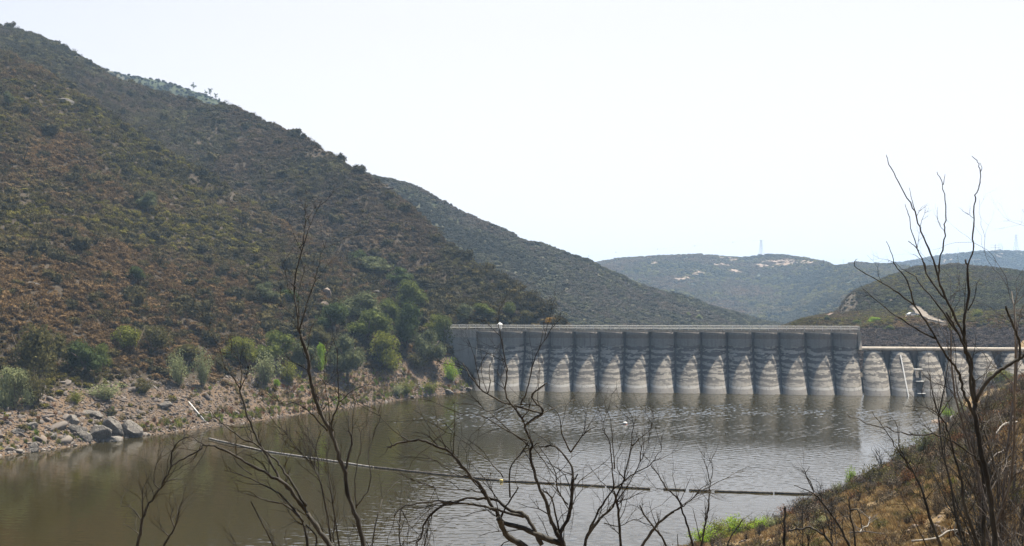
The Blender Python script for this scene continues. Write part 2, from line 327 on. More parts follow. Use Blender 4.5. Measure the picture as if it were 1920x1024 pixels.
right = Hill(T7, 1420, 2200, 200, 150, 1.6, 0.03, 51, 1, lambda Y, Z: np.clip((Y - 340) / 40, 0.2, 1)); rb_o = right.build('cliff_hill', M['hillsoil'])
N = NM('cliff_rock'); pz = N.map(N.pos(), (1, 1, 0.22)); f = N.noise(pz, 0.7, 6, 0.7, 0.8); g = N.noise(N.pos(), 0.25, 4)
M['cliff'] = N.pbr(N.mix(N.ramp(f, 0.38, 0.62), (0.055, 0.045, 0.034), N.mix(g, (0.13, 0.105, 0.075), (0.18, 0.15, 0.11))), 0.97, N.bump(f, 1.0, 2.5), 0.1)
rb_o.data.materials.append(M['cliff'])
fi = np.repeat((right.px[:-1] + right.px[1:])[:, None] / 2, right.Y.shape[1] - 1, 1); fy = (right.Y[1:, 1:] + right.Y[:-1, :-1]) / 2
rb_o.data.polygons.foreach_set('material_index', ((fi > 1574) & (fi < 1606) & (fy > 522) & (fy < 548)).astype(np.int32).ravel())

# low ground that carries everything out to the horizon
gp = np.array([(-6000, -300, -9), (6000, -300, -9), (9000, 9000, -9), (-9000, 9000, -9)]); 
o = link('ground', meshdata('ground', gp, [(0, 1, 2, 3)], M['hillsoil'])); tag(o, kind='structure')

# near bank
SH = np.array([(-260, 60), (-120, 72), (-60, 82), (-20, 95), (5, 106), (19, 117), (30, 129), (42, 146), (56, 165), (70, 190), (83, 215), (91, 234), (95, 236), (101, 244), (108, 255), (113, 275), (119, 290), (126, 302), (140, 320)], float)
def bank_dist(X, Y):
    X = np.asarray(X, float); Y = np.asarray(Y, float); best = np.full(X.shape, 1e9); sgn = np.zeros(X.shape)
    for (ax, ay), (bx, by) in zip(SH[:-1], SH[1:]):
        dx, dy = bx - ax, by - ay; t = np.clip(((X - ax) * dx + (Y - ay) * dy) / (dx * dx + dy * dy), 0, 1)
        d = np.hypot(X - ax - t * dx, Y - ay - t * dy); cr = dx * (Y - ay) - dy * (X - ax)
        m = d < best - 1e-9; best = np.where(m, d, best); sgn = np.where(m, -np.sign(cr), sgn)
    return best * sgn
def bank_z(X, Y):
    X = np.asarray(X, float); Y = np.asarray(Y, float); d = bank_dist(X, Y)
    k = 0.245 + np.clip((X - 16) / 50, 0, 1) * 0.42 * np.clip((d + 2) / 8, 0.3, 1)
    far = np.clip((Y - 215) / 30, 0, 1); k = k * (1 - far * 0.35)
    h = k * d + 0.012 * np.clip(d - 60, 0, 60); h = np.where(d > 120, k * 120 + .012 * 60 + (d - 120) * 0.1, h)
    am = np.clip(d / 12, 0.08, 1) * np.clip((np.hypot(X, Y) - 6) / 25, 0, 1)
    h = h + am * (0.9 * fbm(X * 0.05, Y * 0.05, seed=61) + 0.22 * fbm(X * 0.5, Y * 0.5, seed=62, o=3))
    h = np.where(d < 0, np.maximum(d * 0.5, -6), h)
    return np.where((X > 30) & (d > 40), np.minimum(h, 24 + 0.1 * d), h)
def gz(x, y): return float(bank_z(np.array([x]), np.array([y]))[0])
def bank_grid(x0, x1, y0, y1, st):
    xs = np.arange(x0, x1 + st, st); ys = np.arange(y0, y1 + st, st); X, Y = np.meshgrid(xs, ys, indexing='ij'); return X, Y, bank_z(X, Y)
N = NM('dry_bank_ground'); p = N.pos(); f = N.noise(p, 0.12, 5, 0.6); g = N.noise(p, 1.1, 6, 0.7); h = N.noise(p, 7, 4, 0.7)
col = N.mix(N.ramp(f, 0.38, 0.62), (0.25, 0.175, 0.085), (0.185, 0.128, 0.066)); col = N.mix(N.ramp(g, 0.48, 0.68, 0, 0.7), col, (0.05, 0.033, 0.022)); col = N.mix(N.ramp(h, 0.55, 0.75, 0, 0.6), col, (0.21, 0.15, 0.09))
M['drybank'] = N.pbr(col, 0.98, N.bump(N.math('ADD', g, N.math('MULTIPLY', h, 0.4)), 1.0, 0.35), 0.1)
X, Y, Z = bank_grid(-270, 260, -60, 345, 1.5)
nx, ny = X.shape; i, j = np.meshgrid(np.arange(nx - 1), np.arange(ny - 1), indexing='ij'); a = (i * ny + j).ravel()
q = np.stack([a, a + ny, a + ny + 1, a + 1], 1)
cz = Z[:-1, :-1].ravel(); cxx = X[:-1, :-1].ravel(); cyy = Y[:-1, :-1].ravel()
keep = (cz > -5.9) & ((cyy < 302 - 0.154 * (cxx - 95)) | (cxx > 118))      # stop at the dam
bank_o = link('near_bank', meshdata('near_bank', np.stack([X, Y, Z], -1).reshape(-1, 3), q[keep], M['drybank'], True)); tag(bank_o, kind='structure')

# ------------------------------------------------------------------ water
ROUGHW = 0.08; BUMPW = 0.012
N = NM('lake_water'); p = N.pos()
w1 = N.noise(N.map(p, (0.45, 1.0, 1)), 0.75, 4, 0.6, 0.3); w2 = N.noise(N.map(p, (0.6, 1.0, 1)), 3.2, 3, 0.6, 0.2); w3 = N.noise(p, 0.25, 2, 0.5)
calm = N.ramp(N.noise(N.map(p, (0.6, 1.6, 1)), 0.022, 4, 0.6, 1.2), 0.36, 0.62, 0.55, 1.0)
hgt = N.math('ADD', N.math('MULTIPLY', w1, 0.75), N.math('ADD', N.math('MULTIPLY', w2, 0.34), N.math('MULTIPLY', w3, 0.6)))
hgt = N.math('MULTIPLY', hgt, calm)
M['water'] = N.pbr((0.019, 0.0142, 0.0024), ROUGHW, N.bump(hgt, 0.6, BUMPW), 0.5, IOR=1.55)
DX, DY = -18.4, 330.0; DANG = math.atan2(-18, 117); DC, DS = math.cos(DANG), math.sin(DANG)
def dw(s, y, z): return Vector((DX + s * DC - y * DS, DY + s * DS + y * DC, z))
wv = [(-400, -20, 0), (300, -20, 0), dw(300, 0.5, 0), dw(-20, 0.5, 0), (-400, 330, 0)]
def wave_sheet():
    """the lake surface as real wavelets: many small wind waves of random heading"""
    cols = np.linspace(-200, 2120, 900); q = np.linspace(0, 1, 1000); Y0, Y1 = 88.0, 331.0; Yr = Y0 + (Y1 - Y0) * q ** 1.15
    Y = np.repeat(Yr[None, :], len(cols), 0); X = (cols[:, None] - CX) / F * Y; Z = np.zeros_like(X); r = np.random.default_rng(99)
    for k in range(46):
        lam = 0.62 * (2.4 / 0.62) ** (r.random() ** 2.6); kk = 2 * math.pi / lam; th = R(78) + r.normal(0, 0.8); sl = WSLOPE * math.sqrt(2 / 46.0)
        Z += sl / kk * np.sin(kk * (math.cos(th) * X + math.sin(th) * Y) + r.uniform(0, 6.28) + 1.5 * vnoise(X * .05, Y * .05, seed=k))
    gust = 0.75 + 0.55 * fbm(X * 0.018, Y * 0.035, seed=140, o=4) * 1.6; dleft = np.clip((cols[:, None] - 100) / 800, 0.45, 1); near = 1 + 1.5 * np.clip((Y - 200 - 14 * vnoise(X * .03, Y * .05, seed=150)) / 45, 0, 1); Z *= np.clip(gust, 0.3, 1.4) * dleft * near
    return X, Y, Z
WSLOPE = 0.068
X, Y, Z = wave_sheet(); nx, ny = X.shape; i, j = np.meshgrid(np.arange(nx - 1), np.arange(ny - 1), indexing='ij'); a = (i * ny + j).ravel()
damline = DY + 0.5 - (X[:-1, :-1] - DX) * math.tan(-DANG) ; kp = (Y[:-1, :-1] < damline).ravel()
V = np.concatenate([np.stack([X, Y, Z], -1).reshape(-1, 3), np.array([(v[0], v[1], -0.4) for v in wv])]); a = a[kp]
me = meshdata('water', V, np.stack([a, a + ny, a + ny + 1, a + 1], 1), M['water'], True); o = link('water', me); tag(o, kind='structure')
o = link('water', meshdata('water', [(v[0], v[1], -0.4) for v in wv], [(0, 1, 2, 3, 4)], M['water'])); tag(o, kind='structure')
bv = [(v[0], v[1], -5.8) for v in wv]; o = link('lake_bed', meshdata('lake_bed', bv, [(0, 1, 2, 3, 4)], M['bank'])); tag(o, kind='structure')

# ------------------------------------------------------------------ dam
N = NM('dam_concrete'); p = N.pos(); sp = N.n('ShaderNodeSeparateXYZ'); N.i(sp, 0, p); z = sp.outputs['Z']; uu = N.attr('u')
zz = N.math('ADD', z, N.math('MULTIPLY', N.math('MULTIPLY', uu, uu), -0.55))
lowf = N.noise(N.map(p, (0.16, 0.16, 0.5)), 1.0, 3, 0.6); mid = N.noise(N.map(p, (0.30, 0.30, 1.5)), 1.0, 4, 0.6, 0.6)
ph = N.math('ADD', N.math('MULTIPLY', zz, 3.6), N.math('MULTIPLY', lowf, 9.0)); wv_ = N.math('SINE', ph)
tt = N.math('ADD', N.math('MULTIPLY', wv_, 0.5), N.math('MULTIPLY', N.math('SUBTRACT', mid, 0.5), 4.2))
patch = N.ramp(tt, 0.03, 0.17)
br = N.n('ShaderNodeTexBrick'); N.i(br, 'Vector', N.map(N.n('ShaderNodeCombineXYZ').outputs[0], (1, 1, 1))); 
cxyz = N.n('ShaderNodeCombineXYZ'); N.i(cxyz, 0, sp.outputs['X']); N.i(cxyz, 1, z); 
for l in list(br.inputs['Vector'].links): N.t.links.remove(l)
N.i(br, 'Vector', cxyz.outputs[0]); N.i(br, 'Scale', 0.75); N.i(br, 'Mortar Size', 0.0); br.inputs['Color1'].default_value = (0, 0, 0, 1); br.inputs['Color2'].default_value = (1, 1, 1, 1)
sepb = N.ramp(br.outputs['Color'], 0.86, 0.88); patch = N.math('MAXIMUM', patch, N.math('MULTIPLY', sepb, N.ramp(N.noise(p, 0.11, 2), 0.5, 0.53)))
fine = N.noise(p, 1.8, 6, 0.7); grit = N.noise(p, 9, 4, 0.7)
dark = N.mix(N.ramp(fine, 0.3, 0.7), (0.085, 0.077, 0.068), (0.13, 0.117, 0.102)); lite = N.mix(N.ramp(fine, 0.3, 0.7), (0.25, 0.226, 0.188), (0.345, 0.312, 0.258))
c = N.mix(patch, dark, lite)
lowz = N.math('ADD', zz, N.math('MULTIPLY', N.math('SUBTRACT', lowf, 0.5), 2.0))
c = N.mix(N.ramp(lowz, 4.2, 3.0, 0, 0.45), c, (0.27, 0.245, 0.205))              # paler concrete low on the arches
c = N.mix(N.ramp(zz, 1.35, 1.1, 0, 0.85), c, (0.22, 0.20, 0.175)); c = N.mix(N.math('MULTIPLY', N.ramp(zz, 2.05, 1.95), N.ramp(zz, 1.2, 1.35)), c, (0.36, 0.34, 0.30))
hi = N.math('ADD', zz, N.math('MULTIPLY', N.math('SUBTRACT', mid, 0.5), 3.5))
c = N.mix(N.ramp(hi, 12.6, 13.0), c, N.mix(N.ramp(fine, 0.3, 0.7), (0.16, 0.152, 0.138), (0.22, 0.21, 0.19)))
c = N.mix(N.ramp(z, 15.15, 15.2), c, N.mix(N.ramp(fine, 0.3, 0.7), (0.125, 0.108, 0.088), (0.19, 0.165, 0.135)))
streak = N.noise(N.map(p, (1.2, 1.2, 0.08)), 1.0, 4, 0.7); c = N.mix(N.ramp(streak, 0.52, 0.72, 0, 0.6), c, (0.085, 0.078, 0.07))
c = N.mix(N.ramp(grit, 0.55, 0.75, 0, 0.35), c, (0.12, 0.11, 0.10))
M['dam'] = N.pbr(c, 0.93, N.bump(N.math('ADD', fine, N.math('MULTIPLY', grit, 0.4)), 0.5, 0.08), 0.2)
def conc(name, a, b, d):
    N = NM(name); p = N.pos(); f = N.noise(p, 0.7, 5, 0.65); s_ = N.noise(N.map(p, (1.3, 1.3, 0.12)), 1, 4, 0.7); g = N.noise(p, 8, 4)
    c = N.mix(N.ramp(f, 0.35, 0.65), a, b); c = N.mix(N.ramp(s_, 0.5, 0.7, 0, 0.65), c, d)
    return N.pbr(c, 0.92, N.bump(g, 0.4, 0.04), 0.2)
M['conc'] = conc('weathered_concrete', (0.24, 0.22, 0.19), (0.33, 0.305, 0.265), (0.12, 0.105, 0.09))
M['conc_light'] = conc('light_concrete', (0.26, 0.225, 0.18), (0.34, 0.30, 0.24), (0.14, 0.115, 0.09))
M['conc_dark'] = conc('dark_concrete', (0.10, 0.092, 0.085), (0.15, 0.138, 0.125), (0.06, 0.055, 0.05))
M['abut'] = conc('abutment_concrete', (0.19, 0.19, 0.18), (0.23, 0.23, 0.215), (0.14, 0.135, 0.125))
M['rail'] = plain('rail_metal', (0.42, 0.41, 0.38), 0.2, 2, 0.6)
M['white'] = plain('white_paint', (0.50, 0.49, 0.46), 0.12, 2, 0.6)

dam = empty('concrete_dam', (DX, DY, 0), DANG, 'long grey multiple-arch concrete dam with patched arches across the end of the lake', 'dam')
S0, W = 7.83, 7.372; CREST = 17.75; NB = 15; SE = S0 + NB * W; SP = 13.1; INC = 12.27; KK = 0.65; FOOT = KK * INC
def arch(s0, w, rows, phimax, sagf, halff, thick=0.7, nu=22):
    """rows: heights; each row gives the crown's distance upstream; closed shell"""
    V = []; U = []
    for z in rows:
        off, sag, hw = sagf(z)
        for side in (0, 1):
            for k in range(nu + 1):
                t = -1 + 2 * k / nu; t = t if side == 0 else -t
                ph = t * phimax; x = w / 2 * hw * math.sin(ph) / math.sin(phimax); y = -off - sag * (math.cos(ph) - math.cos(phimax)) / (1 - math.cos(phimax))
                if side: y += thick
                V.append((s0 + w / 2 + x, y, z)); U.append(t)
    n = 2 * (nu + 1); Fc = [(i * n + j, i * n + (j + 1) % n, (i + 1) * n + (j + 1) % n, (i + 1) * n + j) for i in range(len(rows) - 1) for j in range(n)]
    Fc = [f[::-1] for f in Fc] + [tuple(range(n)), tuple((len(rows) - 1) * n + j for j in range(n))[::-1]]
    return V, Fc, U
def offs(z, top): return max(0.0, (top - z)) / top * FOOT
rows_hi = [17.0, 16.2, 15.24, 15.16, 14.4, 13.6, 13.0] + list(np.linspace(12.2, -5, 22))
rows_hi = rows_hi[::-1]
SAG = 2.34; PHI = R(68)
def sf_hi(z):
    q = min(1.0, max(0.0, (13.83 - z) / 3.1)); q = q * q * (3 - 2 * q)
    return offs(z, INC), 2.0 + (SAG - 2.0) * q, 0.92
def sf_sp(z):
    q = min(1.0, max(0.0, (SP - 0.9 - z) / 8.0)); return max(0.0, (INC - z)) * KK + 0.1, 1.3 + (SAG - 1.3) * q, 0.62 + 0.31 * math.sin(q * math.pi / 2)
proto = {}
def arch_part(i, kind):
    key = kind
    if key not in proto:
        V, Fc, U = arch(-W / 2, W, rows_hi if kind == 'hi' else list(np.linspace(-5, SP - 0.95, 26)), PHI, sf_hi if kind == 'hi' else sf_sp, 1)
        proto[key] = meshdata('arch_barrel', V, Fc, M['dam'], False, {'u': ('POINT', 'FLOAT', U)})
        proto[key].polygons.foreach_set('use_smooth', np.array([len(p_.vertices) == 4 for p_ in proto[key].polygons]))
    return link('arch_barrel', proto[key], dam, (S0 + (i + 0.5) * W, 0, 0))
NSP = 8
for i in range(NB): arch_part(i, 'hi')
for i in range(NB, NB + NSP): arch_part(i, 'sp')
def prism(prof, x0, x1):
    n = len(prof); V = [(x0, y, z) for y, z in prof] + [(x1, y, z) for y, z in prof]
    return V, [tuple(range(n)), tuple(range(2 * n - 1, n - 1, -1))] + [(i, i + n, (i + 1) % n + n, (i + 1) % n) for i in range(n)]
# abutment wall at the left end
MB().add(*prism([(-1.1, -3), (-0.5, 15.2), (1.6, 15.2), (1.6, -3)], -1.2, S0 - 0.12)).build('abutment_wall', M['abut'], dam)
MB().box(-2.0, S0 - 0.05, -0.42, 1.7, 15.203, 17.25).build('abutment_wall', M['conc'], dam)
# buttresses in the grooves between arches
bt = MB(); prof = [(-FOOT + 0.5, -5), (-FOOT * 0.02 + 0.35, 12.9), (0.35, 17.0), (3.0, 17.0), (3.0, 13.0), (14.0, -8)]
bm_ = MB().add(*prism([(-KK * (INC + 5) + 0.4, -5), (0.4, INC), (0.4, 17.0), (3.0, 17.0), (3.0, 13.0), (14, -8)], -0.33, 0.33)).data('buttress', M['conc_dark'])
for i in range(1, NB): link('buttress', bm_, dam, (S0 + i * W, 0, 0))
# spillway piers: a tee-shaped nose under the cap
spm = MB().add(*prism([(-KK * (INC + 5) + 0.2, -5), (0.2, INC - 0.8 ) if False else (0.9, SP - 1.6), (0.9, SP - 0.95), (2.6, SP - 0.95), (12, -8)], -0.22, 0.22)).data('buttress', M['conc_dark'])
tee = MB().box(-1.05, 1.05, -0.35, 0.15, SP - 1.75, SP - 0.95).box(-0.3, 0.3, -0.45, 0.15, SP - 4.6, SP - 1.752).box(-2.2, 2.2, 0.6, 1.4, SP - 6.5, SP - 0.95).data('pier_head', M['conc_dark'])
for i in range(NB + 1, NB + NSP + 1):
    b_ = link('buttress', spm, dam, (S0 + i * W, 0, 0)); link('pier_head', tee, b_)
SEND = S0 + (NB + NSP) * W
# crest slab, coping, spillway cap
dk = MB().box(-2.6, SE + 0.25, -0.28, 3.1, 17.25, 17.5); dk.build('crest_walkway', M['conc_light'], dam)
MB().box(-2.6, SE + 0.25, -0.4, -0.283, 17.02, 17.7).build('coping', M['conc_light'], dam)
MB().box(S0, SE + 0.1, -0.3, 1.2, 16.99, 17.245).build('crest_beam', M['conc_dark'], dam)
cp = [(-1.35, SP - 0.95), (-1.55, SP - 0.55), (-1.35, SP - 0.2), (-0.9, SP), (0.6, SP + 0.02), (2.6, SP - 0.5), (2.6, SP - 0.95)]
MB().add(*prism(cp, SE + 0.55, SEND + 3)).build('spillway_cap', M['conc_light'], dam)
ew = [(-0.75, 12.6), (-1.0, 17.175), (3.1, 17.175), (3.1, 12.0), (0.5, 12.0)]
MB().add(*prism([(-2.0, 12.3), (-1.25, 13.6), (-0.6, 14.8), (-0.45, 17.01), (3.0, 17.01), (3.0, 12.0), (-1.4, 12.0)], SE - 0.35, SE + 0.5)).build('end_wall', M['conc_light'], dam)
# guard railing
rl = empty('guard_railing', (0, 0, 0)); rl.parent = dam
for zr in (18.05, 18.45, 18.85): MB().tube([(-2.5, -0.6, zr), (SE + 0.1, -0.6, zr)], 0.05, 6).build('rail', M['rail'], rl)
for zr in (18.05, 18.45, 18.85): MB().tube([(-4.4, -0.2, zr + 1.3), (-2.5, -0.6, zr)], 0.05, 6).build('rail', M['rail'], rl)
pm = MB().box(-0.05, 0.05, -0.65, -0.55, 17.52, 18.9).data('post', M['rail'])
for k in range(49): link('post', pm, rl, (-2.3 + k * (SE + 2.2) / 48, 0, 0))
rl2 = empty('guard_railing', (0, 0, 0)); rl2.parent = dam
for zr in (18.1, 18.85): MB().tube([(-2.5, 2.9, zr), (SE + 0.1, 2.9, zr)], 0.05, 6).build('rail', M['rail'], rl2)
# little capped turret on the crest
tq = empty('valve_turret', (14.8, 1.0, 0)); tq.parent = dam
MB().lathe([(0.62, 17.5), (0.62, 19.0)], 20).build('turret_body', M['white'], tq)
MB().lathe([(0.85, 19.0), (0.85, 19.12), (0.5, 19.4), (0.1, 19.62), (0.06, 19.85)], 20).build('turret_roof', M['white'], tq)
# sloping staff gauge on the second spillway arch
g0 = NB + 1
gx = S0 + (g0 + 0.5) * W
def crown(z): o_, s_, h_ = sf_sp(z); return -o_ - s_
MB().add([(gx - 0.45, crown(10.9) - 0.35, 11.0), (gx - 0.15, crown(10.9) - 0.35, 11.0), (gx + 0.55, crown(-1) - 0.35, -1), (gx + 0.25, crown(-1) - 0.35, -1),
          (gx - 0.45, crown(10.9) - 0.1, 11.0), (gx - 0.15, crown(10.9) - 0.1, 11.0), (gx + 0.55, crown(-1) - 0.1, -1), (gx + 0.25, crown(-1) - 0.1, -1)],
         [(0, 1, 2, 3), (7, 6, 5, 4), (0, 4, 5, 1), (1, 5, 6, 2), (2, 6, 7, 3), (3, 7, 4, 0)]).build('staff_gauge', M['white'], dam)
# outlet tower frame with three little platforms between second and third spillway arches
tx = S0 + (g0 + 1) * W
fr = empty('outlet_frame', (tx + 0.1, -FOOT - 2.4, 0)); fr.parent = dam
for k, zz_ in enumerate((0.7, 3.9, 7.1)):
    yy = KK * zz_ * 0.9
    MB().box(-1.0, 1.1, yy - 0.6, yy + 1.6, zz_, zz_ + 0.16).build('platform', M['rail'], fr)
for sx in (-0.75, 0.85): MB().tube([(sx, -1.5, -2), (sx, 6.1, 7.1)], 0.14, 6).build('leg', M['conc_dark'], fr)
MB().add([(-0.7, -0.9, -2), (0.8, -0.9, -2), (0.8, 6.5, 6.7), (-0.7, 6.5, 6.7), (-0.7, 0.9, -2), (0.8, 0.9, -2), (0.8, 8.0, 6.7), (-0.7, 8.0, 6.7)], [(0, 1, 2, 3), (7, 6, 5, 4), (0, 4, 5, 1), (1, 5, 6, 2), (2, 6, 7, 3), (3, 7, 4, 0)]).build('gate_housing', M['conc_dark'], fr)

# ------------------------------------------------------------------ scattering (ground cover only)
src = bpy.data.collections.new('cover_sources')
def scatter(name, pts, scale, col, idx, meshes, label, cat, tilt=None):
    n = len(pts); coll = bpy.data.collections.new(name + '_src')
    for k, m_ in enumerate(meshes):
        coll.objects.link(bpy.data.objects.new('%s_%02d' % (name, k), m_))
    rot = np.zeros((n, 3)); rot[:, 2] = rng.random(n) * 6.283
    if tilt: rot[:, 0] = rng.normal(0, tilt, n); rot[:, 1] = rng.normal(0, tilt, n)
    if np.ndim(scale) == 1: scale = np.repeat(np.asarray(scale)[:, None], 3, 1)
    me = meshdata(name, pts, [], None, False, {'scl': ('POINT', 'FLOAT_VECTOR', scale), 'rotv': ('POINT', 'FLOAT_VECTOR', rot), 'pick': ('POINT', 'INT', idx),
                  'col': ('POINT', 'FLOAT_COLOR', np.concatenate([col, np.ones((n, 1))], 1))})
    o = link(name, me); g = bpy.data.node_groups.new(name, 'GeometryNodeTree')
    g.interface.new_socket('Geometry', in_out='INPUT', socket_type='NodeSocketGeometry'); g.interface.new_socket('Geometry', in_out='OUTPUT', socket_type='NodeSocketGeometry')
    nd = g.nodes; gi = nd.new('NodeGroupInput'); go = nd.new('NodeGroupOutput'); ip = nd.new('GeometryNodeInstanceOnPoints'); ci = nd.new('GeometryNodeCollectionInfo')
    ci.inputs['Collection'].default_value = coll; ci.inputs['Separate Children'].default_value = True; ci.inputs['Reset Children'].default_value = True
    ip.inputs['Pick Instance'].default_value = True
    def at(nm, ty): a_ = nd.new('GeometryNodeInputNamedAttribute'); a_.data_type = ty; a_.inputs['Name'].default_value = nm; return a_.outputs['Attribute']
    L = g.links.new
    L(gi.outputs[0], ip.inputs['Points']); L(ci.outputs[0], ip.inputs['Instance']); L(at('pick', 'INT'), ip.inputs['Instance Index'])
    L(at('rotv', 'FLOAT_VECTOR'), ip.inputs['Rotation']); L(at('scl', 'FLOAT_VECTOR'), ip.inputs['Scale']); L(ip.outputs[0], go.inputs[0])
    md = o.modifiers.new('cover', 'NODES'); md.node_group = g
    tag(o, label, cat, None, 'stuff'); return o

def quads(cen, size, seed, flat=0.0, stretch=1.0):
    r = np.random.default_rng(seed); n = len(cen); a = r.normal(size=(n, 3)); a[:, 2] *= (1 - flat); a /= np.linalg.norm(a, axis=1)[:, None]
    b = r.normal(size=(n, 3)); b[:, 2] *= (1 - flat); b -= a * (a * b).sum(1)[:, None]; b /= np.linalg.norm(b, axis=1)[:, None]
    s_ = (size * (0.6 + 0.8 * r.random(n)))[:, None] if np.isscalar(size) else size[:, None]
    a = a * s_ * stretch; b = b * s_ * 0.6
    V = np.stack([cen - a, cen - b * 0.9 + a * 0.1, cen + a, cen + b], 1).reshape(-1, 3); Fc = np.arange(4 * n).reshape(n, 4)
    return V, Fc
def lobes_cloud(n, lobes, seed, shell=0.55):
    """points in a union of ellipsoid lobes (cx,cy,cz,rx,ry,rz)"""
    r = np.random.default_rng(seed); L = np.array(lobes, float); w = (L[:, 3] * L[:, 4] * L[:, 5]) ** 0.67; k = r.choice(len(L), n, p=w / w.sum())
    d = r.normal(size=(n, 3)); d /= np.linalg.norm(d, axis=1)[:, None]; rad = shell + (1 - shell) * r.random(n) ** 0.6; rad *= 1 + 0.22 * fbm(d[:, 0] * 3 + k, d[:, 1] * 3, d[:, 2] * 3, seed, 2)
    p = L[k, :3] + d * L[k, 3:] * rad[:, None]; return p
def cores(L, q):
    """solid leafy masses inside the lobes of a crown"""
    t = (1 + 5 ** 0.5) / 2; V0 = np.array([(-1, t, 0), (1, t, 0), (-1, -t, 0), (1, -t, 0), (0, -1, t), (0, 1, t), (0, -1, -t), (0, 1, -t), (t, 0, -1), (t, 0, 1), (-t, 0, -1), (-t, 0, 1)]) / math.sqrt(1 + t * t)
    F0 = [(0, 11, 5), (0, 5, 1), (0, 1, 7), (0, 7, 10), (0, 10, 11), (1, 5, 9), (5, 11, 4), (11, 10, 2), (10, 7, 6), (7, 1, 8), (3, 9, 4), (3, 4, 2), (3, 2, 6), (3, 6, 8), (3, 8, 9), (4, 9, 5), (2, 4, 11), (6, 2, 10), (8, 6, 7), (9, 8, 1)]
    mb = MB()
    for l in L: mb.add(V0 * np.array(l[3:]) * q + np.array(l[:3]), F0)
    return mb
def leafmesh(name, cen, size, mat, seed, flat=0.0, stretch=1.0, extra=None, rnd=None, exv=0.05):
    V, Fc = quads(cen, size, seed, flat, stretch); r = np.random.default_rng(seed + 1)
    rv = r.random(len(Fc)) if rnd is None else rnd
    if extra: 
        V2 = np.array(extra.v); V = np.concatenate([V, V2]); 
        F2 = [tuple(i + len(Fc) * 4 for i in f) for f in extra.f]; Fl = [tuple(f) for f in Fc] + F2
        return meshdata(name, V, Fl, mat, False, {'rnd': ('FACE', 'FLOAT', np.concatenate([rv, np.full(len(F2), exv)]))})
    return meshdata(name, V, Fc, mat, False, {'rnd': ('FACE', 'FLOAT', rv)})

bush = []
for k in range(6):   # rounded chaparral shrubs, unit radius
    r = random.Random(k); L = [(0, 0, 0.35, 0.75, 0.75, 0.5)] + [(r.uniform(-.5, .5), r.uniform(-.5, .5), r.uniform(.3, .7), r.uniform(.3, .5), r.uniform(.3, .5), r.uniform(.25, .4)) for _ in range(4)]
    c_ = lobes_cloud(260, L, 100 + k, .75); c_ = c_[c_[:, 2] > -0.1]
    bush.append(leafmesh('chaparral_shrub', c_, 0.10, M['chap'], 200 + k, extra=cores(L, .8), exv=.45))
for k in range(3):   # thin upright twiggy ones
    r = random.Random(50 + k); mb = MB()
    for _ in range(16):
        a = r.uniform(0, 6.28); l = r.uniform(.6, 1.2); s_ = r.uniform(.2, .8); mb.tube([(0, 0, -.1), (math.cos(a) * s_ * .4, math.sin(a) * s_ * .4, l * .5), (math.cos(a) * s_, math.sin(a) * s_, l)], [.02, .015, .006], 3, False)
    c_ = lobes_cloud(120, [(0, 0, .6, .8, .8, .5)], 300 + k, 0.2); bush.append(leafmesh('chaparral_shrub', c_, 0.075, M['chap'], 310 + k, extra=mb))

BR = np.array((1.07, 1.01, 0.90)) * np.array([(0.122, 0.084, 0.045), (0.106, 0.079, 0.046), (0.094, 0.078, 0.042), (0.090, 0.078, 0.036), (0.120, 0.110, 0.030), (0.064, 0.060, 0.033)])
def cover_cols(p, px, py, seed, green=0.0):
    """shrub colour follows real patches of species over the slope"""
    n = len(p); a = fbm(p[:, 0] * 0.02, p[:, 1] * 0.02, seed=seed) + green; b = fbm(p[:, 0] * 0.06, p[:, 1] * 0.06, seed=seed + 3); c = rng.normal(0, 0.16, n)
    v = a * 1.3 + b * 0.7 + c
    idx = np.select([v < -0.22, v < 0.02, v < 0.22, v < 0.42, v < 0.62], [0, 1, 2, 3, 4], 5); col = BR[idx] * rng.uniform(0.75, 1.3, n)[:, None]
    return col, v
def vis_x(px, lo=-330, hi=2060): return (px > lo) & (px < hi)
# main hillside
p, nr, px, py = left.sample(150000, 1)
bl = 8.5 + 3 * fbm(px * 0.02, p[:, 1] * 0.03, seed=5)
m = vis_x(px, -330, 1100) & ((p[:, 2] > bl + 0.3) | (px > 905) | ((p[:, 2] > 1.5) & (rng.random(len(px)) < 0.10))) & (p[:, 1] < 660) & ~((px > 895) & (p[:, 1] < 341))
# bare gullies, rock and soil showing through
bare = fbm(p[:, 0] * 0.035, p[:, 1] * 0.035, seed=77, o=4); m &= (bare < 0.45) | (rng.random(len(px)) < 0.5)
p, px, py = p[m], px[m], py[m]
gr = np.zeros(len(px))
def blob(x, y, rx, ry, a): return a * np.exp(-(((px - x) / rx) ** 2 + ((py - y) / ry) ** 2))
gr += blob(90, 430, 170, 70, .55) + blob(20, 240, 90, 40, .3) + blob(760, 600, 190, 110, .35) + blob(620, 330, 260, 90, .12) + blob(300, 240, 120, 60, .3) + blob(550, 280, 120, 50, .2) - blob(300, 600, 260, 90, .3) - blob(100, 560, 200, 60, .3) - blob(900, 570, 90, 50, .2)
col, v = cover_cols(p, px, py, 91, 0); crest1 = np.interp(px, [t[0] for t in LT], [t[1][4][0] for t in LT]); v2 = v + 0.85 * gr + np.where(p[:, 1] > crest1 + 3, 0.16, -0.1)
idx = np.select([v2 < -0.22, v2 < 0.02, v2 < 0.22, v2 < 0.42, v2 < 0.66], [0, 1, 2, 3, 4], 5); col = BR[idx] * rng.uniform(0.8, 1.2, len(px))[:, None]
b2 = p[:, 1] > crest1 + 3; col[b2] = col[b2].mean(1, keepdims=True) * 0.35 + col[b2] * 0.65 * np.array((1.03, 1.03, 0.98)); col *= (1 + 0.45 * fbm(p[:, 0] * .11, p[:, 1] * .11, seed=191, o=3))[:, None]  # far spur's shrubs greyed: painted haze on top of their greener growth
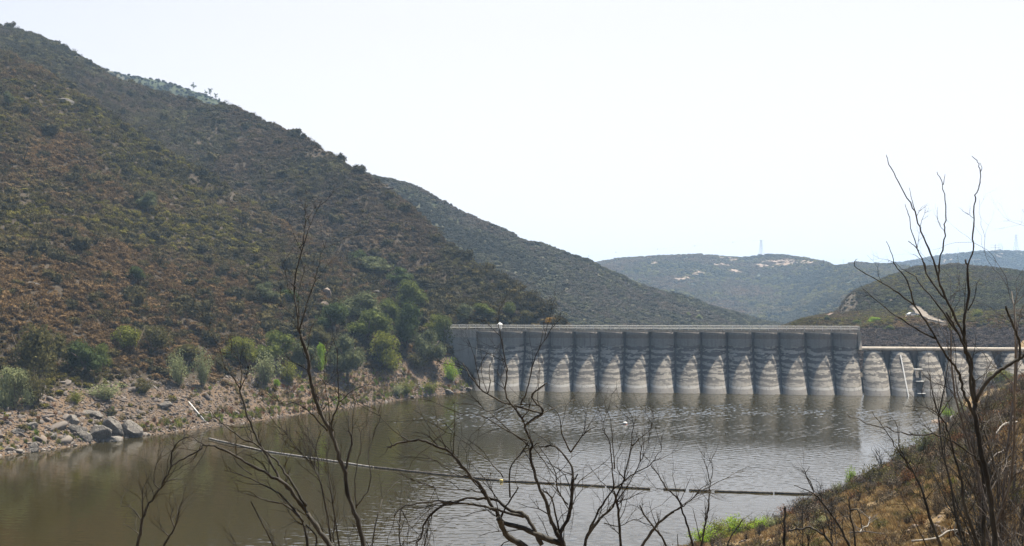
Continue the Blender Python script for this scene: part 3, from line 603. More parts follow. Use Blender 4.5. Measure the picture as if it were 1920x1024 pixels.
sc = rng.uniform(0.5, 1.0, len(px)) * np.where(rng.random(len(px)) < .25, 1.7, 1.0) * np.clip(0.6 + p[:, 2] / 40, 0.75, 1.15); pk = rng.integers(0, 9, len(px))
dense = np.clip((700 - np.abs(px - 720)) / 700, 0, 1) * np.exp(-((py - 600) / 70.0) ** 2); big = rng.random(len(px)) < 0.03 + 0.22 * dense
sc = np.where(big, sc * 2.0, sc); col[big] = BR[rng.choice([3, 5, 5], big.sum())] * 0.85
s3 = np.stack([sc, sc, sc * rng.uniform(0.85, 1.45, len(sc))], 1); p[:, 2] -= 0.15
scatter('chaparral', p, s3, col, pk, bush, 'brown and olive chaparral brush covering the big slope left of the lake', 'chaparral')
# beyond ridges
lots = [(r3, 16000, 'ridge_scrub', 1.7, 400, 'hazy scrub covering the small ridge behind the top of the left slope', (100, 640)),
        (r4, 42000, 'far_ridge_scrub', 1.9, 401, 'haze-tinted blue-green scrub covering the ridge beyond the left end of the dam', (560, 1540)),
        (r6, 15000, 'distant_ridge_scrub', 5.5, 403, 'haze-tinted pale blue scrub covering the most distant ridge at the right edge', (1560, 2060)),
        (r5, 52000, 'far_hills_scrub', 4.4, 402, 'hazy scrub covering the far hills behind the dam', (1050, 1990))]
for (h_, n, nm, s_, sd_, lb, (xa, xb)) in lots:
    p, nr, px, py = h_.sample(n, sd_); m = vis_x(px, xa, xb); p, px, py = p[m], px[m], py[m]
    if nm == 'far_hills_scrub':
        m = (rng.random(len(px)) < 0.75); p, px, py = p[m], px[m], py[m]
    col, v = cover_cols(p * (1 if nm != 'far_hills_scrub' else 0.35), px, py, sd_, 0.42); sc = rng.uniform(0.5, 1.3, len(px)) * s_
    valley = np.zeros(len(px)) if nm != 'far_hills_scrub' else np.exp(-((px - 1400) / 90) ** 2 - ((py - 575) / 35) ** 2)
    sc *= 1 + 0.9 * valley
    if nm != 'far_hills_scrub': col = (col.mean(1, keepdims=True) * .5 + col * .5) * np.array((1.0, 1.06, 1.12)) * 1.08  # haze put into the shrub colour: greyed, bluer, slightly lighter
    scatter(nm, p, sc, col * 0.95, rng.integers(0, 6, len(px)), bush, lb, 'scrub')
p, nr, px, py = right.sample(48000, 9); m = vis_x(px, 1425, 2090) & (p[:, 1] > 350) & ~((px > 1576) & (px < 1604) & (p[:, 1] > 524) & (p[:, 1] < 546) & (rng.random(len(px)) < .85))
# keep the dirt road and its turnout clear
ROAD = [(1716, 578), (1722, 584), (1728, 590), (1737, 596), (1750, 601), (1768, 607)]
for (ax, ay), (bx, by) in zip(ROAD[:-1], ROAD[1:]):
    t = np.clip(((px - ax) * (bx - ax) + (py - ay) * (by - ay)) / ((bx - ax) ** 2 + (by - ay) ** 2), 0, 1); m &= np.hypot((px - ax - t * (bx - ax)) / 14, (py - ay - t * (by - ay)) / 6) > 1
m &= ~((abs(px - 1712) < 16) & (abs(py - 594) < 4))
p, px, py = p[m], px[m], py[m]; col, v = cover_cols(p, px, py, 95, 0.25); up_ = py < 585; col[up_] = col[up_].mean(1, keepdims=True) * .4 + col[up_] * .6 * np.array((.95, 1.08, 1.1))  # upper slope's brush painted greyer and bluer, as if seen through haze
gb = (np.exp(-((px - 1640) / 60) ** 2 - ((py - 603) / 14) ** 2) + np.exp(-((px - 1830) / 70) ** 2 - ((py - 600) / 18) ** 2) + 0.7 * np.exp(-((px - 1700) / 150) ** 2 - ((py - 525) / 25) ** 2)) > rng.random(len(px)) + 0.1
col[gb] = BR[rng.choice([3, 4, 4, 5], gb.sum())] * 1.15; low = py > 618; col[low & ~gb] = np.array((0.095, 0.075, 0.064)) * rng.uniform(.7, 1.3, (low & ~gb).sum())[:, None]
sc = rng.uniform(0.5, 1.25, len(px)) * 1.25
scatter('cliff_hill_scrub', p, sc, col, rng.integers(0, 9, len(px)), bush, 'brush covering the hill with the tan cliff beyond the spillway', 'scrub')

# ------------------------------------------------------------------ rocks
def ico(sub):
    t = (1 + 5 ** 0.5) / 2; V = [(-1, t, 0), (1, t, 0), (-1, -t, 0), (1, -t, 0), (0, -1, t), (0, 1, t), (0, -1, -t), (0, 1, -t), (t, 0, -1), (t, 0, 1), (-t, 0, -1), (-t, 0, 1)]
    Fc = [(0, 11, 5), (0, 5, 1), (0, 1, 7), (0, 7, 10), (0, 10, 11), (1, 5, 9), (5, 11, 4), (11, 10, 2), (10, 7, 6), (7, 1, 8), (3, 9, 4), (3, 4, 2), (3, 2, 6), (3, 6, 8), (3, 8, 9), (4, 9, 5), (2, 4, 11), (6, 2, 10), (8, 6, 7), (9, 8, 1)]
    V = [Vector(v).normalized() for v in V]
    for _ in range(sub):
        mid = {}; nf = []
        def m_(a, b):
            k = (min(a, b), max(a, b))
            if k not in mid: mid[k] = len(V); V.append((V[a] + V[b]).normalized())
            return mid[k]
        for a, b, c in Fc: x, y, z = m_(a, b), m_(b, c), m_(c, a); nf += [(a, x, z), (b, y, x), (c, z, y), (x, y, z)]
        Fc = nf
    return np.array([tuple(v) for v in V]), np.array(Fc)
def rockmesh(name, seed, sub, mat, cuts=9, rough=0.06, smooth=False):
    V, Fc = ico(sub); r = np.random.default_rng(seed)
    for _ in range(cuts):
        n = r.normal(size=3); n /= np.linalg.norm(n); d = r.uniform(0.45, 0.8); k = V @ n; V = V - np.where(k > d, k - d, 0)[:, None] * n
    V = V * (1 + rough * fbm(V[:, 0] * 3, V[:, 1] * 3, V[:, 2] * 3, seed, 3))[:, None] * np.array([1.25, 1, 0.85]); return meshdata(name, V, Fc, mat, smooth)
rocks = [rockmesh('rubble', 500 + k, 1, M['rubble'], 6, 0.1) for k in range(6)]
p, nr, px, py = left.sample(330000, 21)
bl = 8.5 + 3 * fbm(px * 0.02, p[:, 1] * 0.03, seed=5)
m = (px > -300) & (px < 900) & (p[:, 2] < bl + 1.5) & (p[:, 2] > -0.7); p, px, py = p[m], px[m], py[m]
cl = fbm(p[:, 0] * 0.09, p[:, 1] * 0.09, seed=88, o=3); zone = np.clip((560 - px) / 300, 0, 1) * 0.35
keep = rng.random(len(px)) < np.clip(0.30 + cl * 1.3 + zone + .12 - .25 * np.clip((px - 500) / 150, 0, 1), 0.03, 1) * 0.9; keep |= (p[:, 2] < 0.75) & (rng.random(len(px)) < 0.8); p, px, py = p[keep], px[keep], py[keep]
m = rng.random(len(px)) < min(1, 42000 / len(px)); p, px, py = p[m], px[m], py[m]; n = len(px)
sz = np.exp(rng.normal(-1.85, 0.55, n)) * np.where(p[:, 2] < 0.75, 0.8, 1.0) * (1 + 0.5 * np.clip((400 - px) / 300, 0, 1)); s3 = np.stack([sz * rng.uniform(.8, 1.4, n), sz, sz * rng.uniform(.5, .95, n)], 1)
col = np.array([(0.10, 0.086, 0.072), (0.135, 0.102, 0.074), (0.062, 0.052, 0.044), (0.165, 0.142, 0.115)])[rng.choice(4, n, p=[.36, .26, .30, .08])] * rng.uniform(.8, 1.2, n)[:, None]
sh = p[:, 2] < 0.7; col[sh] = np.array((0.22, 0.195, 0.165)) * rng.uniform(.7, 1.25, sh.sum())[:, None]
scatter('rubble_slope', p, s3, col, rng.integers(0, 6, n), rocks, 'broken rock rubble and pebbles strewn along the left shore', 'rubble', 0.5)
p, nr, px, py = left.sample(700000, 24); m = (px > -150) & (px < 905) & (p[:, 2] < 8.5 + 3 * fbm(px * 0.02, p[:, 1] * 0.03, seed=5) + .8) & (p[:, 2] > -0.3); p, px, py = p[m], px[m], py[m]; n = len(p)
col = np.array([(0.11, 0.085, 0.065), (0.065, 0.052, 0.042), (0.15, 0.125, 0.10), (0.13, 0.085, 0.055)])[rng.choice(4, n, p=[.3, .35, .15, .2])] * rng.uniform(.7, 1.3, n)[:, None]
scatter('gravel', p, np.exp(rng.normal(-2.0, .4, n)), col, rng.integers(0, 6, n), rocks, 'fine gravel and rock chips between the larger rubble of the left shore', 'gravel', .6)
# grass and weeds on the same shore
def tuftmesh(name, seed, n=26, h=1.0, spread=0.5, w=0.05, mat=None):
    r = np.random.default_rng(seed); V = []; Fc = []; rv = []
    for k in range(n):
        a = r.uniform(0, 6.28); b = r.uniform(0, 6.28); x, y = r.normal(0, .16, 2); l = h * r.uniform(.5, 1.1); s_ = spread * r.uniform(.1, 1); ww = w * r.uniform(.6, 1.3); c_, s2 = math.cos(b) * ww, math.sin(b) * ww
        q = len(V); V += [(x - c_, y - s2, -.08), (x + c_, y + s2, -.08), (x + math.cos(a) * s_ * .45 + c_ * .8, y + math.sin(a) * s_ * .45 + s2 * .8, l * .6), (x + math.cos(a) * s_, y + math.sin(a) * s_, l)]
        Fc.append((q, q + 1, q + 2, q + 3)); rv.append(r.random())
    return meshdata(name, V, Fc, mat, False, {'rnd': ('FACE', 'FLOAT', rv)})
tufts = [tuftmesh('grass_tuft', 600 + k, 34, w=0.09, mat=M['chap']) for k in range(4)]
weeds = [leafmesh('weed', lobes_cloud(90, [(0, 0, .45, .6, .6, .5)], 640 + k, 0.2), 0.10, M['chap'], 650 + k) for k in range(2)]
p, nr, px, py = left.sample(420000, 22); m = (px > -200) & (px < 905) & (p[:, 2] < 7.5) & (p[:, 2] > 0.35); p, px, py = p[m], px[m], py[m]
g1 = fbm(p[:, 0] * 0.07, p[:, 1] * 0.07, seed=99, o=3)
pr = 1.6 * np.exp(-((p[:, 2] - 1.2) / 0.8) ** 2) * np.clip((px - 120) / 300, 0.25, 1) * (g1 > -0.25) + 0.55 * (g1 > 0.12) * np.clip((px - 300) / 200, 0.12, 1) + 0.06
m = rng.random(len(px)) < np.clip(pr, 0, 1) * 0.6; p, px, py, g1 = p[m], px[m], py[m], g1[m]; n = len(px)
wet = np.exp(-((p[:, 2] - 1.2) / 0.8) ** 2) > rng.random(n); col = np.where(wet[:, None], np.array((0.16, 0.165, 0.03)), np.array((0.19, 0.15, 0.065))) * rng.uniform(.6, 1.3, n)[:, None]
br_ = rng.random(n) < 0.12; col[br_] = (0.15, 0.20, 0.03); col[rng.random(n) < 0.15] = (0.17, 0.085, 0.04)
sc = np.where(wet, rng.uniform(.5, .95, n), rng.uniform(.45, 1.1, n))
scatter('shore_grass', p, sc, col, rng.integers(0, 6, n), tufts + weeds, 'yellow-green grass and weeds along the left waterline', 'grass')

def hit_left(px, py): return left.hit(px, py)
def boulder(px, py, w, h, label, seed, mat='rock', name='boulder', group='boulders at the foot of the left slope'):
    c = left.hit(px, py + h * 0.35); s_ = c.y / F; w *= 1.18; h *= 1.12; me = rockmesh(name, seed, 3, M[mat], 12, 0.11); o = link(name, me)
    o.location = (c.x, c.y + w * s_ * 0.1, c.z + h * s_ * 0.15); o.scale = (w * s_ / 2.2, w * s_ / 2.2, h * s_ / 1.5); o.rotation_euler = (0, 0, seed * 0.37 % 0.8 - 0.4); tag(o, label, 'boulder', group)
B = [(182, 806, 44, 44, 'tall rounded grey boulder, the biggest in the pile at the left shore'), (212, 800, 36, 40, 'grey boulder touching the right side of the biggest rounded one'), (244, 808, 34, 38, 'wide pale boulder at the right end of the pile by the water'),
     (58, 800, 22, 17, 'single tan boulder lying loose on the dark rubble near the left edge'), (143, 808, 30, 20, 'flat light grey boulder left of the biggest rounded one'), (158, 820, 22, 18, 'low dark grey boulder at the foot of the flat light one'),
     (136, 790, 24, 22, 'dark angular block above the flat light grey boulder'), (62, 838, 20, 22, 'upright pale slab standing at the waterline near the left edge'), (100, 818, 16, 13, 'small pinkish boulder between the slab and the pile'),
     (116, 822, 14, 14, 'small black-shadowed boulder just left of the boulder pile'), (205, 826, 46, 18, 'long dark rock lying in front of the biggest boulder at the water'), (32, 812, 18, 12, 'flat tan stone left of the loose tan boulder'),
     (170, 775, 40, 14, 'pale flat ledge of rock above the boulder pile'), (305, 762, 26, 18, 'tan boulder half buried in the slope right of the pile'), (264, 826, 18, 12, 'small boulder at the water just past the right end of the pile'),
     (494, 797, 14, 11, 'dark boulder at the waterline below the yellow grass'), (548, 785, 18, 9, 'low dark rock at the waterline near the tall bare trunk'), (842, 735, 14, 16, 'grey square block standing in the water by the dam'),
     (878, 729, 16, 10, 'pale rock at the water closest to the dam'), (770, 746, 12, 6, 'small dark stone on the beach well left of the square block'), (862, 728, 12, 11, 'tan rock just right of the square block'),
     (795, 739, 10, 9, 'little pale upright stone left of the square block')]
for k, b in enumerate(B): boulder(*b, 700 + k)
for k, b in enumerate([(120, 192, 30, 12, 'grey rock outcrop high on the left slope near the frame edge'), (58, 535, 22, 12, 'small pale outcrop in the brush low on the left slope'), (428, 482, 14, 10, 'small pale rock in the brush in the middle of the left slope'),
                       (700, 548, 20, 14, 'brown rock in the wooded gully above the trees'), (258, 455, 9, 16, 'thin pale rock standing in the dark gully of the left slope'), (460, 415, 12, 8, 'small whitish rock below the crest of the near spur'),
                       (725, 345, 20, 9, 'dark rock outcrop on the skyline where the far ridge begins')]):
    boulder(*b, 760 + k, name='outcrop', group='outcrops on the left slope')
# the pale cliff of bare rock above the bank
for k, b in enumerate([(612, 548, 16, 22, 'tan rock face in the brush behind the tall bare tree, upper one of three'), (606, 572, 20, 24, 'tan rock face in the brush behind the tall bare tree, middle one of three'), (614, 596, 16, 20, 'tan rock face in the brush behind the tall bare tree, lowest of three')]):
    boulder(*b, 801 + k, 'rock_tan', 'outcrop', 'rock faces behind the tall bare tree')
# pipe lying on the bank
a_, b_ = left.hit(354, 757), left.hit(385, 794); a_.z += .35; b_.z += .2
o = MB().tube([a_, b_], 0.14, 10).build('fallen_pipe', M['rail'], None, True); tag(o, 'straight white pipe lying down the rocky left bank', 'pipe')

# ------------------------------------------------------------------ individual trees and shrubs
LM = {'dark': leafmat('leaves_dark_green', (0.027, 0.041, 0.016), (0.101, 0.121, 0.041)), 'mid': leafmat('leaves_mid_green', (0.047, 0.062, 0.017), (0.16, 0.175, 0.046)),
      'grey': leafmat('leaves_grey_green', (0.05, 0.058, 0.03), (0.155, 0.163, 0.075)), 'yellow': leafmat('leaves_yellow_green', (0.075, 0.082, 0.016), (0.22, 0.225, 0.04), 0.35),
      'lime': leafmat('leaves_bright_lime', (0.115, 0.176, 0.016), (0.297, 0.419, 0.041), 0.4), 'pale': leafmat('leaves_pale_olive', (0.115, 0.128, 0.061), (0.297, 0.311, 0.149)),
      'olive': leafmat('leaves_brown_olive', (0.047, 0.045, 0.019), (0.135, 0.119, 0.043)), 'rust': leafmat('leaves_rust_orange', (0.149, 0.088, 0.016), (0.351, 0.203, 0.027)), 'teal': leafmat('leaves_far_trees', (0.041, 0.054, 0.027), (0.108, 0.135, 0.068))}
def crown_variant(kind, k):
    r = random.Random(900 + k * 7 + len(kind)); L = []
    if kind == 'oak':
        for j in range(13):
            a = r.uniform(0, 6.28); d = r.uniform(0, .62); z = r.uniform(.55, 1.25); q = r.uniform(.26, .46); L.append((math.cos(a) * d, math.sin(a) * d, z - d * .3, q, q, q * .8))
        c = lobes_cloud(3600, L, k, .62); return leafmesh('crown', c, 0.036, None, k + 1, extra=cores(L, .66), exv=.4)
    if kind == 'shrub':
        for j in range(9):
            a = r.uniform(0, 6.28); d = r.uniform(.1, .65); z = r.uniform(.25, .95); q = r.uniform(.22, .42); L.append((math.cos(a) * d, math.sin(a) * d, z - d * .2, q, q, q))
        c = lobes_cloud(3000, L, k + 40, .5); return leafmesh('crown', c, 0.034, None, k + 1, 0, 1.2, extra=cores(L, .5), exv=.4)
    if kind == 'feather':      # upright fountains of thin leafy shoots
        pts = []
        for j in range(46):
            a = r.uniform(0, 6.28); s_ = r.uniform(.05, .85); h = r.uniform(.7, 1.5) * (1 - .35 * s_)
            for q in range(46):
                t = r.uniform(.18, 1); pts.append((math.cos(a) * s_ * t ** 1.2 + r.gauss(0, .08), math.sin(a) * s_ * t ** 1.2 + r.gauss(0, .08), h * t + r.gauss(0, .05)))
        return leafmesh('crown', np.array(pts), 0.036, None, k + 2, 0, 1.3)
    if kind == 'thin':
        for j in range(10): a = r.uniform(0, 6.28); d = r.uniform(0, .5); L.append((math.cos(a) * d, math.sin(a) * d, r.uniform(.6, 1.5), r.uniform(.12, .28), r.uniform(.12, .28), r.uniform(.1, .2)))
        return leafmesh('crown', lobes_cloud(420, L, k, .2), 0.06, None, k + 3)
def trunk_variant(kind, k):
    r = random.Random(k + 55); mb = MB(); n = {'oak': 5, 'shrub': 8, 'feather': 12, 'thin': 4}[kind]; th = {'oak': .07, 'shrub': .03, 'feather': .018, 'thin': .03}[kind]
    if kind in ('oak', 'thin'): mb.tube([(0, 0, -.15), (.02, 0, .2), (0, .03, .5)], [th * 1.3, th, th * .8], 8)
    for j in range(n):
        a = j * 6.28 / n + r.uniform(-.4, .4); s_ = r.uniform(.25, .6); z0 = .4 if kind in ('oak', 'thin') else -.1
        mb.tube([(0, 0, z0), (math.cos(a) * s_ * .4, math.sin(a) * s_ * .4, z0 + .3), (math.cos(a) * s_, math.sin(a) * s_, .95)], [th * .7, th * .5, th * .2], 5)
    return mb.data('trunk' if kind in ('oak', 'thin') else 'stem', M['trunk'], True)
CV = {}
def tree(loc, w, h, kind, mat, label, cat, group=None, rz=0.0, name=None, var=0):
    key = (kind, var)
    if key not in CV:
        cm_ = crown_variant(kind, var); cm_.materials.append(LM[mat]); CV[key] = (cm_, trunk_variant(kind, var))
    cm_, tm = CV[key]; H0 = {'oak': 1.62, 'shrub': 1.25, 'feather': 1.42, 'thin': 1.75}[kind]; W0 = {'oak': 1.9, 'shrub': 1.85, 'feather': 1.75, 'thin': 1.3}[kind]
    nm = name or {'oak': 'tree', 'shrub': 'shrub', 'feather': 'willow_shrub', 'thin': 'tree'}[kind]
    t = empty(nm, loc, rz, label, cat, group); t.scale = (w / W0, w / W0, h / H0)
    c = link('crown', cm_, t); c.material_slots[0].link = 'OBJECT'; c.material_slots[0].material = LM[mat]; link(tm.name.split('.')[0], tm, t); return t
G1 = 'trees and shrubs at the foot of the left slope'
TL = [ # px, base y, width, height (photo pixels), kind, colour, label
 (66, 714, 92, 92, 'shrub', 'olive', 'big brownish-olive shrub above the rubble near the left frame edge'), (160, 712, 62, 64, 'oak', 'dark', 'dark green tree above the rubble right of the brownish one'),
 (24, 768, 62, 64, 'shrub', 'pale', 'pale olive shrub at the left frame edge low on the bank'), (62, 764, 52, 70, 'feather', 'olive', 'upright olive shrub just right of the pale one at the left edge'),
 (244, 668, 62, 48, 'shrub', 'yellow', 'dark-based shrub with yellow-green top left of the bank clearing'), (192, 694, 38, 34, 'shrub', 'mid', 'small green shrub hugging the right side of the dark green tree'),
 (286, 668, 58, 44, 'shrub', 'olive', 'brown bushy shrub right of the yellow-topped one'), (334, 722, 44, 56, 'feather', 'pale', 'pale feathery shrub standing on the upper edge of the bank'),
 (380, 728, 34, 62, 'feather', 'pale', 'narrow pale feathery shrub right of the wider pale one'), (198, 754, 56, 34, 'feather', 'pale', 'low spreading pale shrub on the bare rubble'), (142, 758, 30, 24, 'feather', 'yellow', 'small yellow-green clump on the rubble left of the spreading pale shrub'),
 (452, 684, 56, 40, 'shrub', 'yellow', 'olive-yellow shrub left of the round green tree'), (514, 696, 66, 70, 'oak', 'mid', 'round mid-green tree with dense crown above the stony bank'), (496, 722, 50, 56, 'feather', 'pale', 'grey-green pointed shrub in front of the round green tree'),
 (540, 722, 44, 36, 'feather', 'yellow', 'low yellow-green shrub at the right foot of the round green tree'), (517, 728, 14, 14, 'shrub', 'lime', 'tiny bright lime bush in front of the pointed shrub'),
 (574, 700, 46, 54, 'oak', 'grey', 'grey-green tree between the round green tree and the tall bare trunk'), (601, 696, 26, 42, 'shrub', 'lime', 'small bright green bush showing right of the tall bare trunk'),
 (652, 712, 58, 80, 'oak', 'grey', 'tall grey-green tree at the left end of the shore grove'), (642, 700, 26, 34, 'feather', 'yellow', 'yellow-green tuft at the foot of the tall grey-green tree'), (722, 690, 66, 56, 'shrub', 'yellow', 'bright yellow-green bush in the middle of the shore grove'),
 (690, 650, 66, 66, 'oak', 'mid', 'broad green tree behind the yellow-green bush'), (765, 655, 56, 84, 'oak', 'dark', 'tall dark green tree in the centre of the grove'), (770, 588, 48, 56, 'oak', 'mid', 'pale green tree rising above the tall dark one'),
 (806, 690, 56, 66, 'oak', 'grey', 'grey-green tree with lit crown beside the dam abutment'), (735, 615, 44, 50, 'oak', 'mid', 'mid green tree left of the tall dark green one, half hidden'), (830, 650, 40, 50, 'shrub', 'mid', 'green shrub touching the end of the dam railing'),
 (815, 632, 34, 40, 'oak', 'yellow', 'yellowish tree just left of the dam railing end'), (668, 610, 70, 56, 'oak', 'grey', 'wide grey-green tree upslope of the grove'), (626, 628, 56, 54, 'oak', 'dark', 'dark green tree at the upper left of the grove'),
 (776, 692, 40, 26, 'shrub', 'olive', 'low brown bush on the red earth under the grove'), (845, 716, 34, 38, 'feather', 'lime', 'bright lime-green bush on the bank just left of the dam'), (762, 742, 30, 26, 'feather', 'yellow', 'yellow-green clump at the shore below the grove'),
 (805, 738, 34, 20, 'feather', 'yellow', 'low yellow clump at the shore left of the lime bush'), (745, 742, 26, 18, 'feather', 'pale', 'dull green clump at the shore, left of the yellow-green one'), (908, 730, 30, 20, 'shrub', 'lime', 'low green bush at the water against the first arch of the dam'),
 (888, 722, 26, 18, 'feather', 'yellow', 'yellow-green weeds on the rocks left of the first arch'), (276, 396, 36, 34, 'oak', 'grey', 'lone round grey-green tree halfway up the left slope'), (255, 540, 30, 30, 'oak', 'dark', 'dark tree in the gully low on the left slope'),
 (500, 575, 40, 42, 'oak', 'grey', 'grey-green tree in the brush left of the tall bare trunk'), (545, 575, 34, 30, 'oak', 'dark', 'dark green tree right behind the tall bare trunk at mid slope'), (700, 520, 62, 34, 'oak', 'grey', 'grey-green tree at the top of the wooded gully'),
 (752, 540, 44, 36, 'oak', 'dark', 'dark green tree in the wooded gully above the grove'), (668, 500, 34, 30, 'oak', 'dark', 'small dark tree at the top left of the wooded gully'), (1030, 610, 22, 14, 'oak', 'rust', 'orange-brown tree behind the dam railing where the slope ends'),
 (985, 606, 34, 22, 'shrub', 'olive', 'brown-green tree behind the railing left of the orange one'), (870, 606, 40, 34, 'oak', 'grey', 'pale green tree standing behind the left end of the railing'), (905, 600, 36, 28, 'oak', 'mid', 'green tree behind the railing left of the white turret'),
 (955, 592, 30, 22, 'shrub', 'mid', 'green shrub behind the railing just right of the white turret'), (16, 204, 20, 26, 'oak', 'grey', 'dark grey-green tree high on the slope at the left frame edge'), (412, 706, 24, 38, 'feather', 'olive', 'thin brownish shrub between the pale shrub and the yellow one'),
 (268, 742, 34, 30, 'feather', 'olive', 'dry brown shrub on the bank under the brown bushy one'), (96, 690, 50, 60, 'oak', 'olive', 'olive tree crowded behind the big brownish-olive shrub'), (350, 690, 50, 40, 'oak', 'olive', 'brown-olive tree behind the pale feathery shrub'),
 (596, 660, 40, 46, 'oak', 'olive', 'dull olive tree behind the tall bare trunk')]
for k, (x, y, w, h, kd, mt, lb) in enumerate(TL):
    g = left.hit(x, y); s_ = g.y / F
    tree((g.x, g.y, g.z - 0.15), w * s_ * 1.42, h * s_ * 1.28, kd, mt, lb, 'tree' if kd == 'oak' else 'shrub', G1, k * 1.3, None, k % 3)
# trees on the skyline of the back ridge
for k, (x, y, h, kd, lb) in enumerate([(362, 172, 16, 'thin', 'thin tall tree on the skyline, left of the others on the back ridge'), (395, 185, 15, 'thin', 'bushy-topped tree on the skyline, middle of the small group'), (386, 180, 10, 'thin', 'small wispy tree left of the bushy-topped one on the skyline'),
                                       (405, 190, 12, 'thin', 'wispy tree at the right end of the skyline group'), (411, 192, 8, 'oak', 'dark cone-shaped tree at the very end of the skyline group')]):
    g = r3.hit(x, y + 3); s_ = g.y / F; tree((g.x, g.y, g.z), h * s_ * .8, h * s_ * 1.25, kd, 'teal', lb, 'tree', 'trees on the back ridge skyline', k, None, k % 2)
# trees on the far slopes
for k, (x, y, w, lb) in enumerate([(1291, 595, 12, 'round pale green tree low on the far ridge, left of a pair'), (1310, 604, 16, 'larger round pale green tree low on the far ridge, right of a pair')]):
    g = r4.hit(x, y); s_ = g.y / F; tree((g.x, g.y, g.z), w * s_, w * s_, 'oak', 'pale', lb, 'tree', 'round trees on the far ridge', k)
for k, (x, y, w, h, kd, mt, lb) in enumerate([(1728, 578, 14, 12, 'oak', 'dark', 'dark green tree at the top of the dirt road'), (1552, 604, 16, 16, 'oak', 'grey', 'lone tree beside the bench road left of the cliff'), (1640, 606, 34, 12, 'shrub', 'lime', 'bright green bush on the slope between the dam end and the road'),
                                              (1608, 612, 30, 14, 'shrub', 'mid', 'green shrub just above the end of the high dam wall'), (1835, 598, 44, 22, 'shrub', 'yellow', 'yellow-green shrub behind the right bare tree across the spillway'), (1668, 622, 24, 12, 'oak', 'mid', 'dark round shrub on the brown slope over the spillway')]):
    g = right.hit(x, y); s_ = g.y / F; tree((g.x, g.y, g.z - .2), w * s_, h * s_, kd, mt, lb, 'tree' if kd == 'oak' else 'shrub', 'trees and shrubs beyond the spillway', k, None, k % 3)

# ------------------------------------------------------------------ dirt road, tracks and bare patches
N = NM('dirt_road_surface'); f = N.noise(N.pos(), 0.4, 5, 0.6); M['dirt'] = N.pbr(N.mix(N.ramp(f, .35, .65), (0.12, 0.10, 0.078), (0.17, 0.145, 0.115)), 0.97, None, 0.1)
N = NM('bare_tan_earth'); f = N.noise(N.pos(), 0.06, 5, 0.6); M['earth'] = N.pbr(N.mix(N.ramp(f, .35, .65), (0.14, 0.10, 0.072), (0.22, 0.165, 0.12)), 0.97, None, 0.1)
def strip(name, hill, pts, w, mat, lift=0.35):
    c = []
    for (a, b) in zip(pts[:-1], pts[1:]):
        for t in np.linspace(0, 1, 8, endpoint=False): c.append((a[0] + (b[0] - a[0]) * t, a[1] + (b[1] - a[1]) * t))
    c.append(pts[-1]); q = [hill.hit(*v) for v in c]; q = [q[0]] + [(q[i - 1] + q[i] + q[i + 1]) / 3 for i in range(1, len(q) - 1)] + [q[-1]]; V = []
    for i, v in enumerate(q):
        d = (q[min(i + 1, len(q) - 1)] - q[max(i - 1, 0)]); d.z = 0; d.normalize(); nrm = Vector((-d.y, d.x, 0)); ww = w * (0.75 + 0.5 * abs(vnoise(np.array([i * .4]), np.array([1.0]))[0]))
        for s_ in (-1, 0, 1):
            e = v + nrm * s_ * ww / 2; px_ = CX + F * e.x / e.y; e.z = hill.at(px_, e.y).z + lift; V.append(tuple(e))
    Fc = [(3 * i + j, 3 * i + j + 1, 3 * i + j + 4, 3 * i + j + 3) for i in range(len(q) - 1) for j in (0, 1)]
    o = link(name, meshdata(name, V, Fc, M[mat], True)); tag(o, kind='structure'); return o
strip('dirt_road', right, ROAD, 4.2, 'dirt', 0.5)
strip('road_turnout', right, [(1694, 596), (1706, 595), (1716, 594.5)], 2.6, 'earth', 0.5)
strip('bench_road', right, [(1500, 600), (1530, 595), (1560, 592)], 3.0, 'earth', 0.8)
for k, (pts, w) in enumerate([([(1268, 529), (1280, 527), (1291, 525)], 10), ([(1306, 519), (1316, 515)], 16), ([(1368, 513), (1374, 510), (1387, 515)], 13), ([(1347, 486), (1364, 486), (1379, 489)], 13), ([(1345, 501), (1352, 499), (1360, 501)], 14),
                              ([(1412, 502), (1420, 500), (1434, 504)], 13), ([(1430, 495), (1448, 493)], 16), ([(1462, 492), (1472, 495), (1466, 503)], 32), ([(1472, 494), (1498, 494), (1522, 497)], 12), ([(1370, 493), (1380, 489)], 12), ([(1225, 499), (1232, 495)], 10)]):
    strip('dirt_track', r5, pts, w, 'earth', 3.2)
for k, (pts, w) in enumerate([([(1768, 497), (1790, 492)], 30), ([(1861, 482), (1878, 476)], 34)]): strip('bare_slope', r6, pts, w, 'earth', 3)

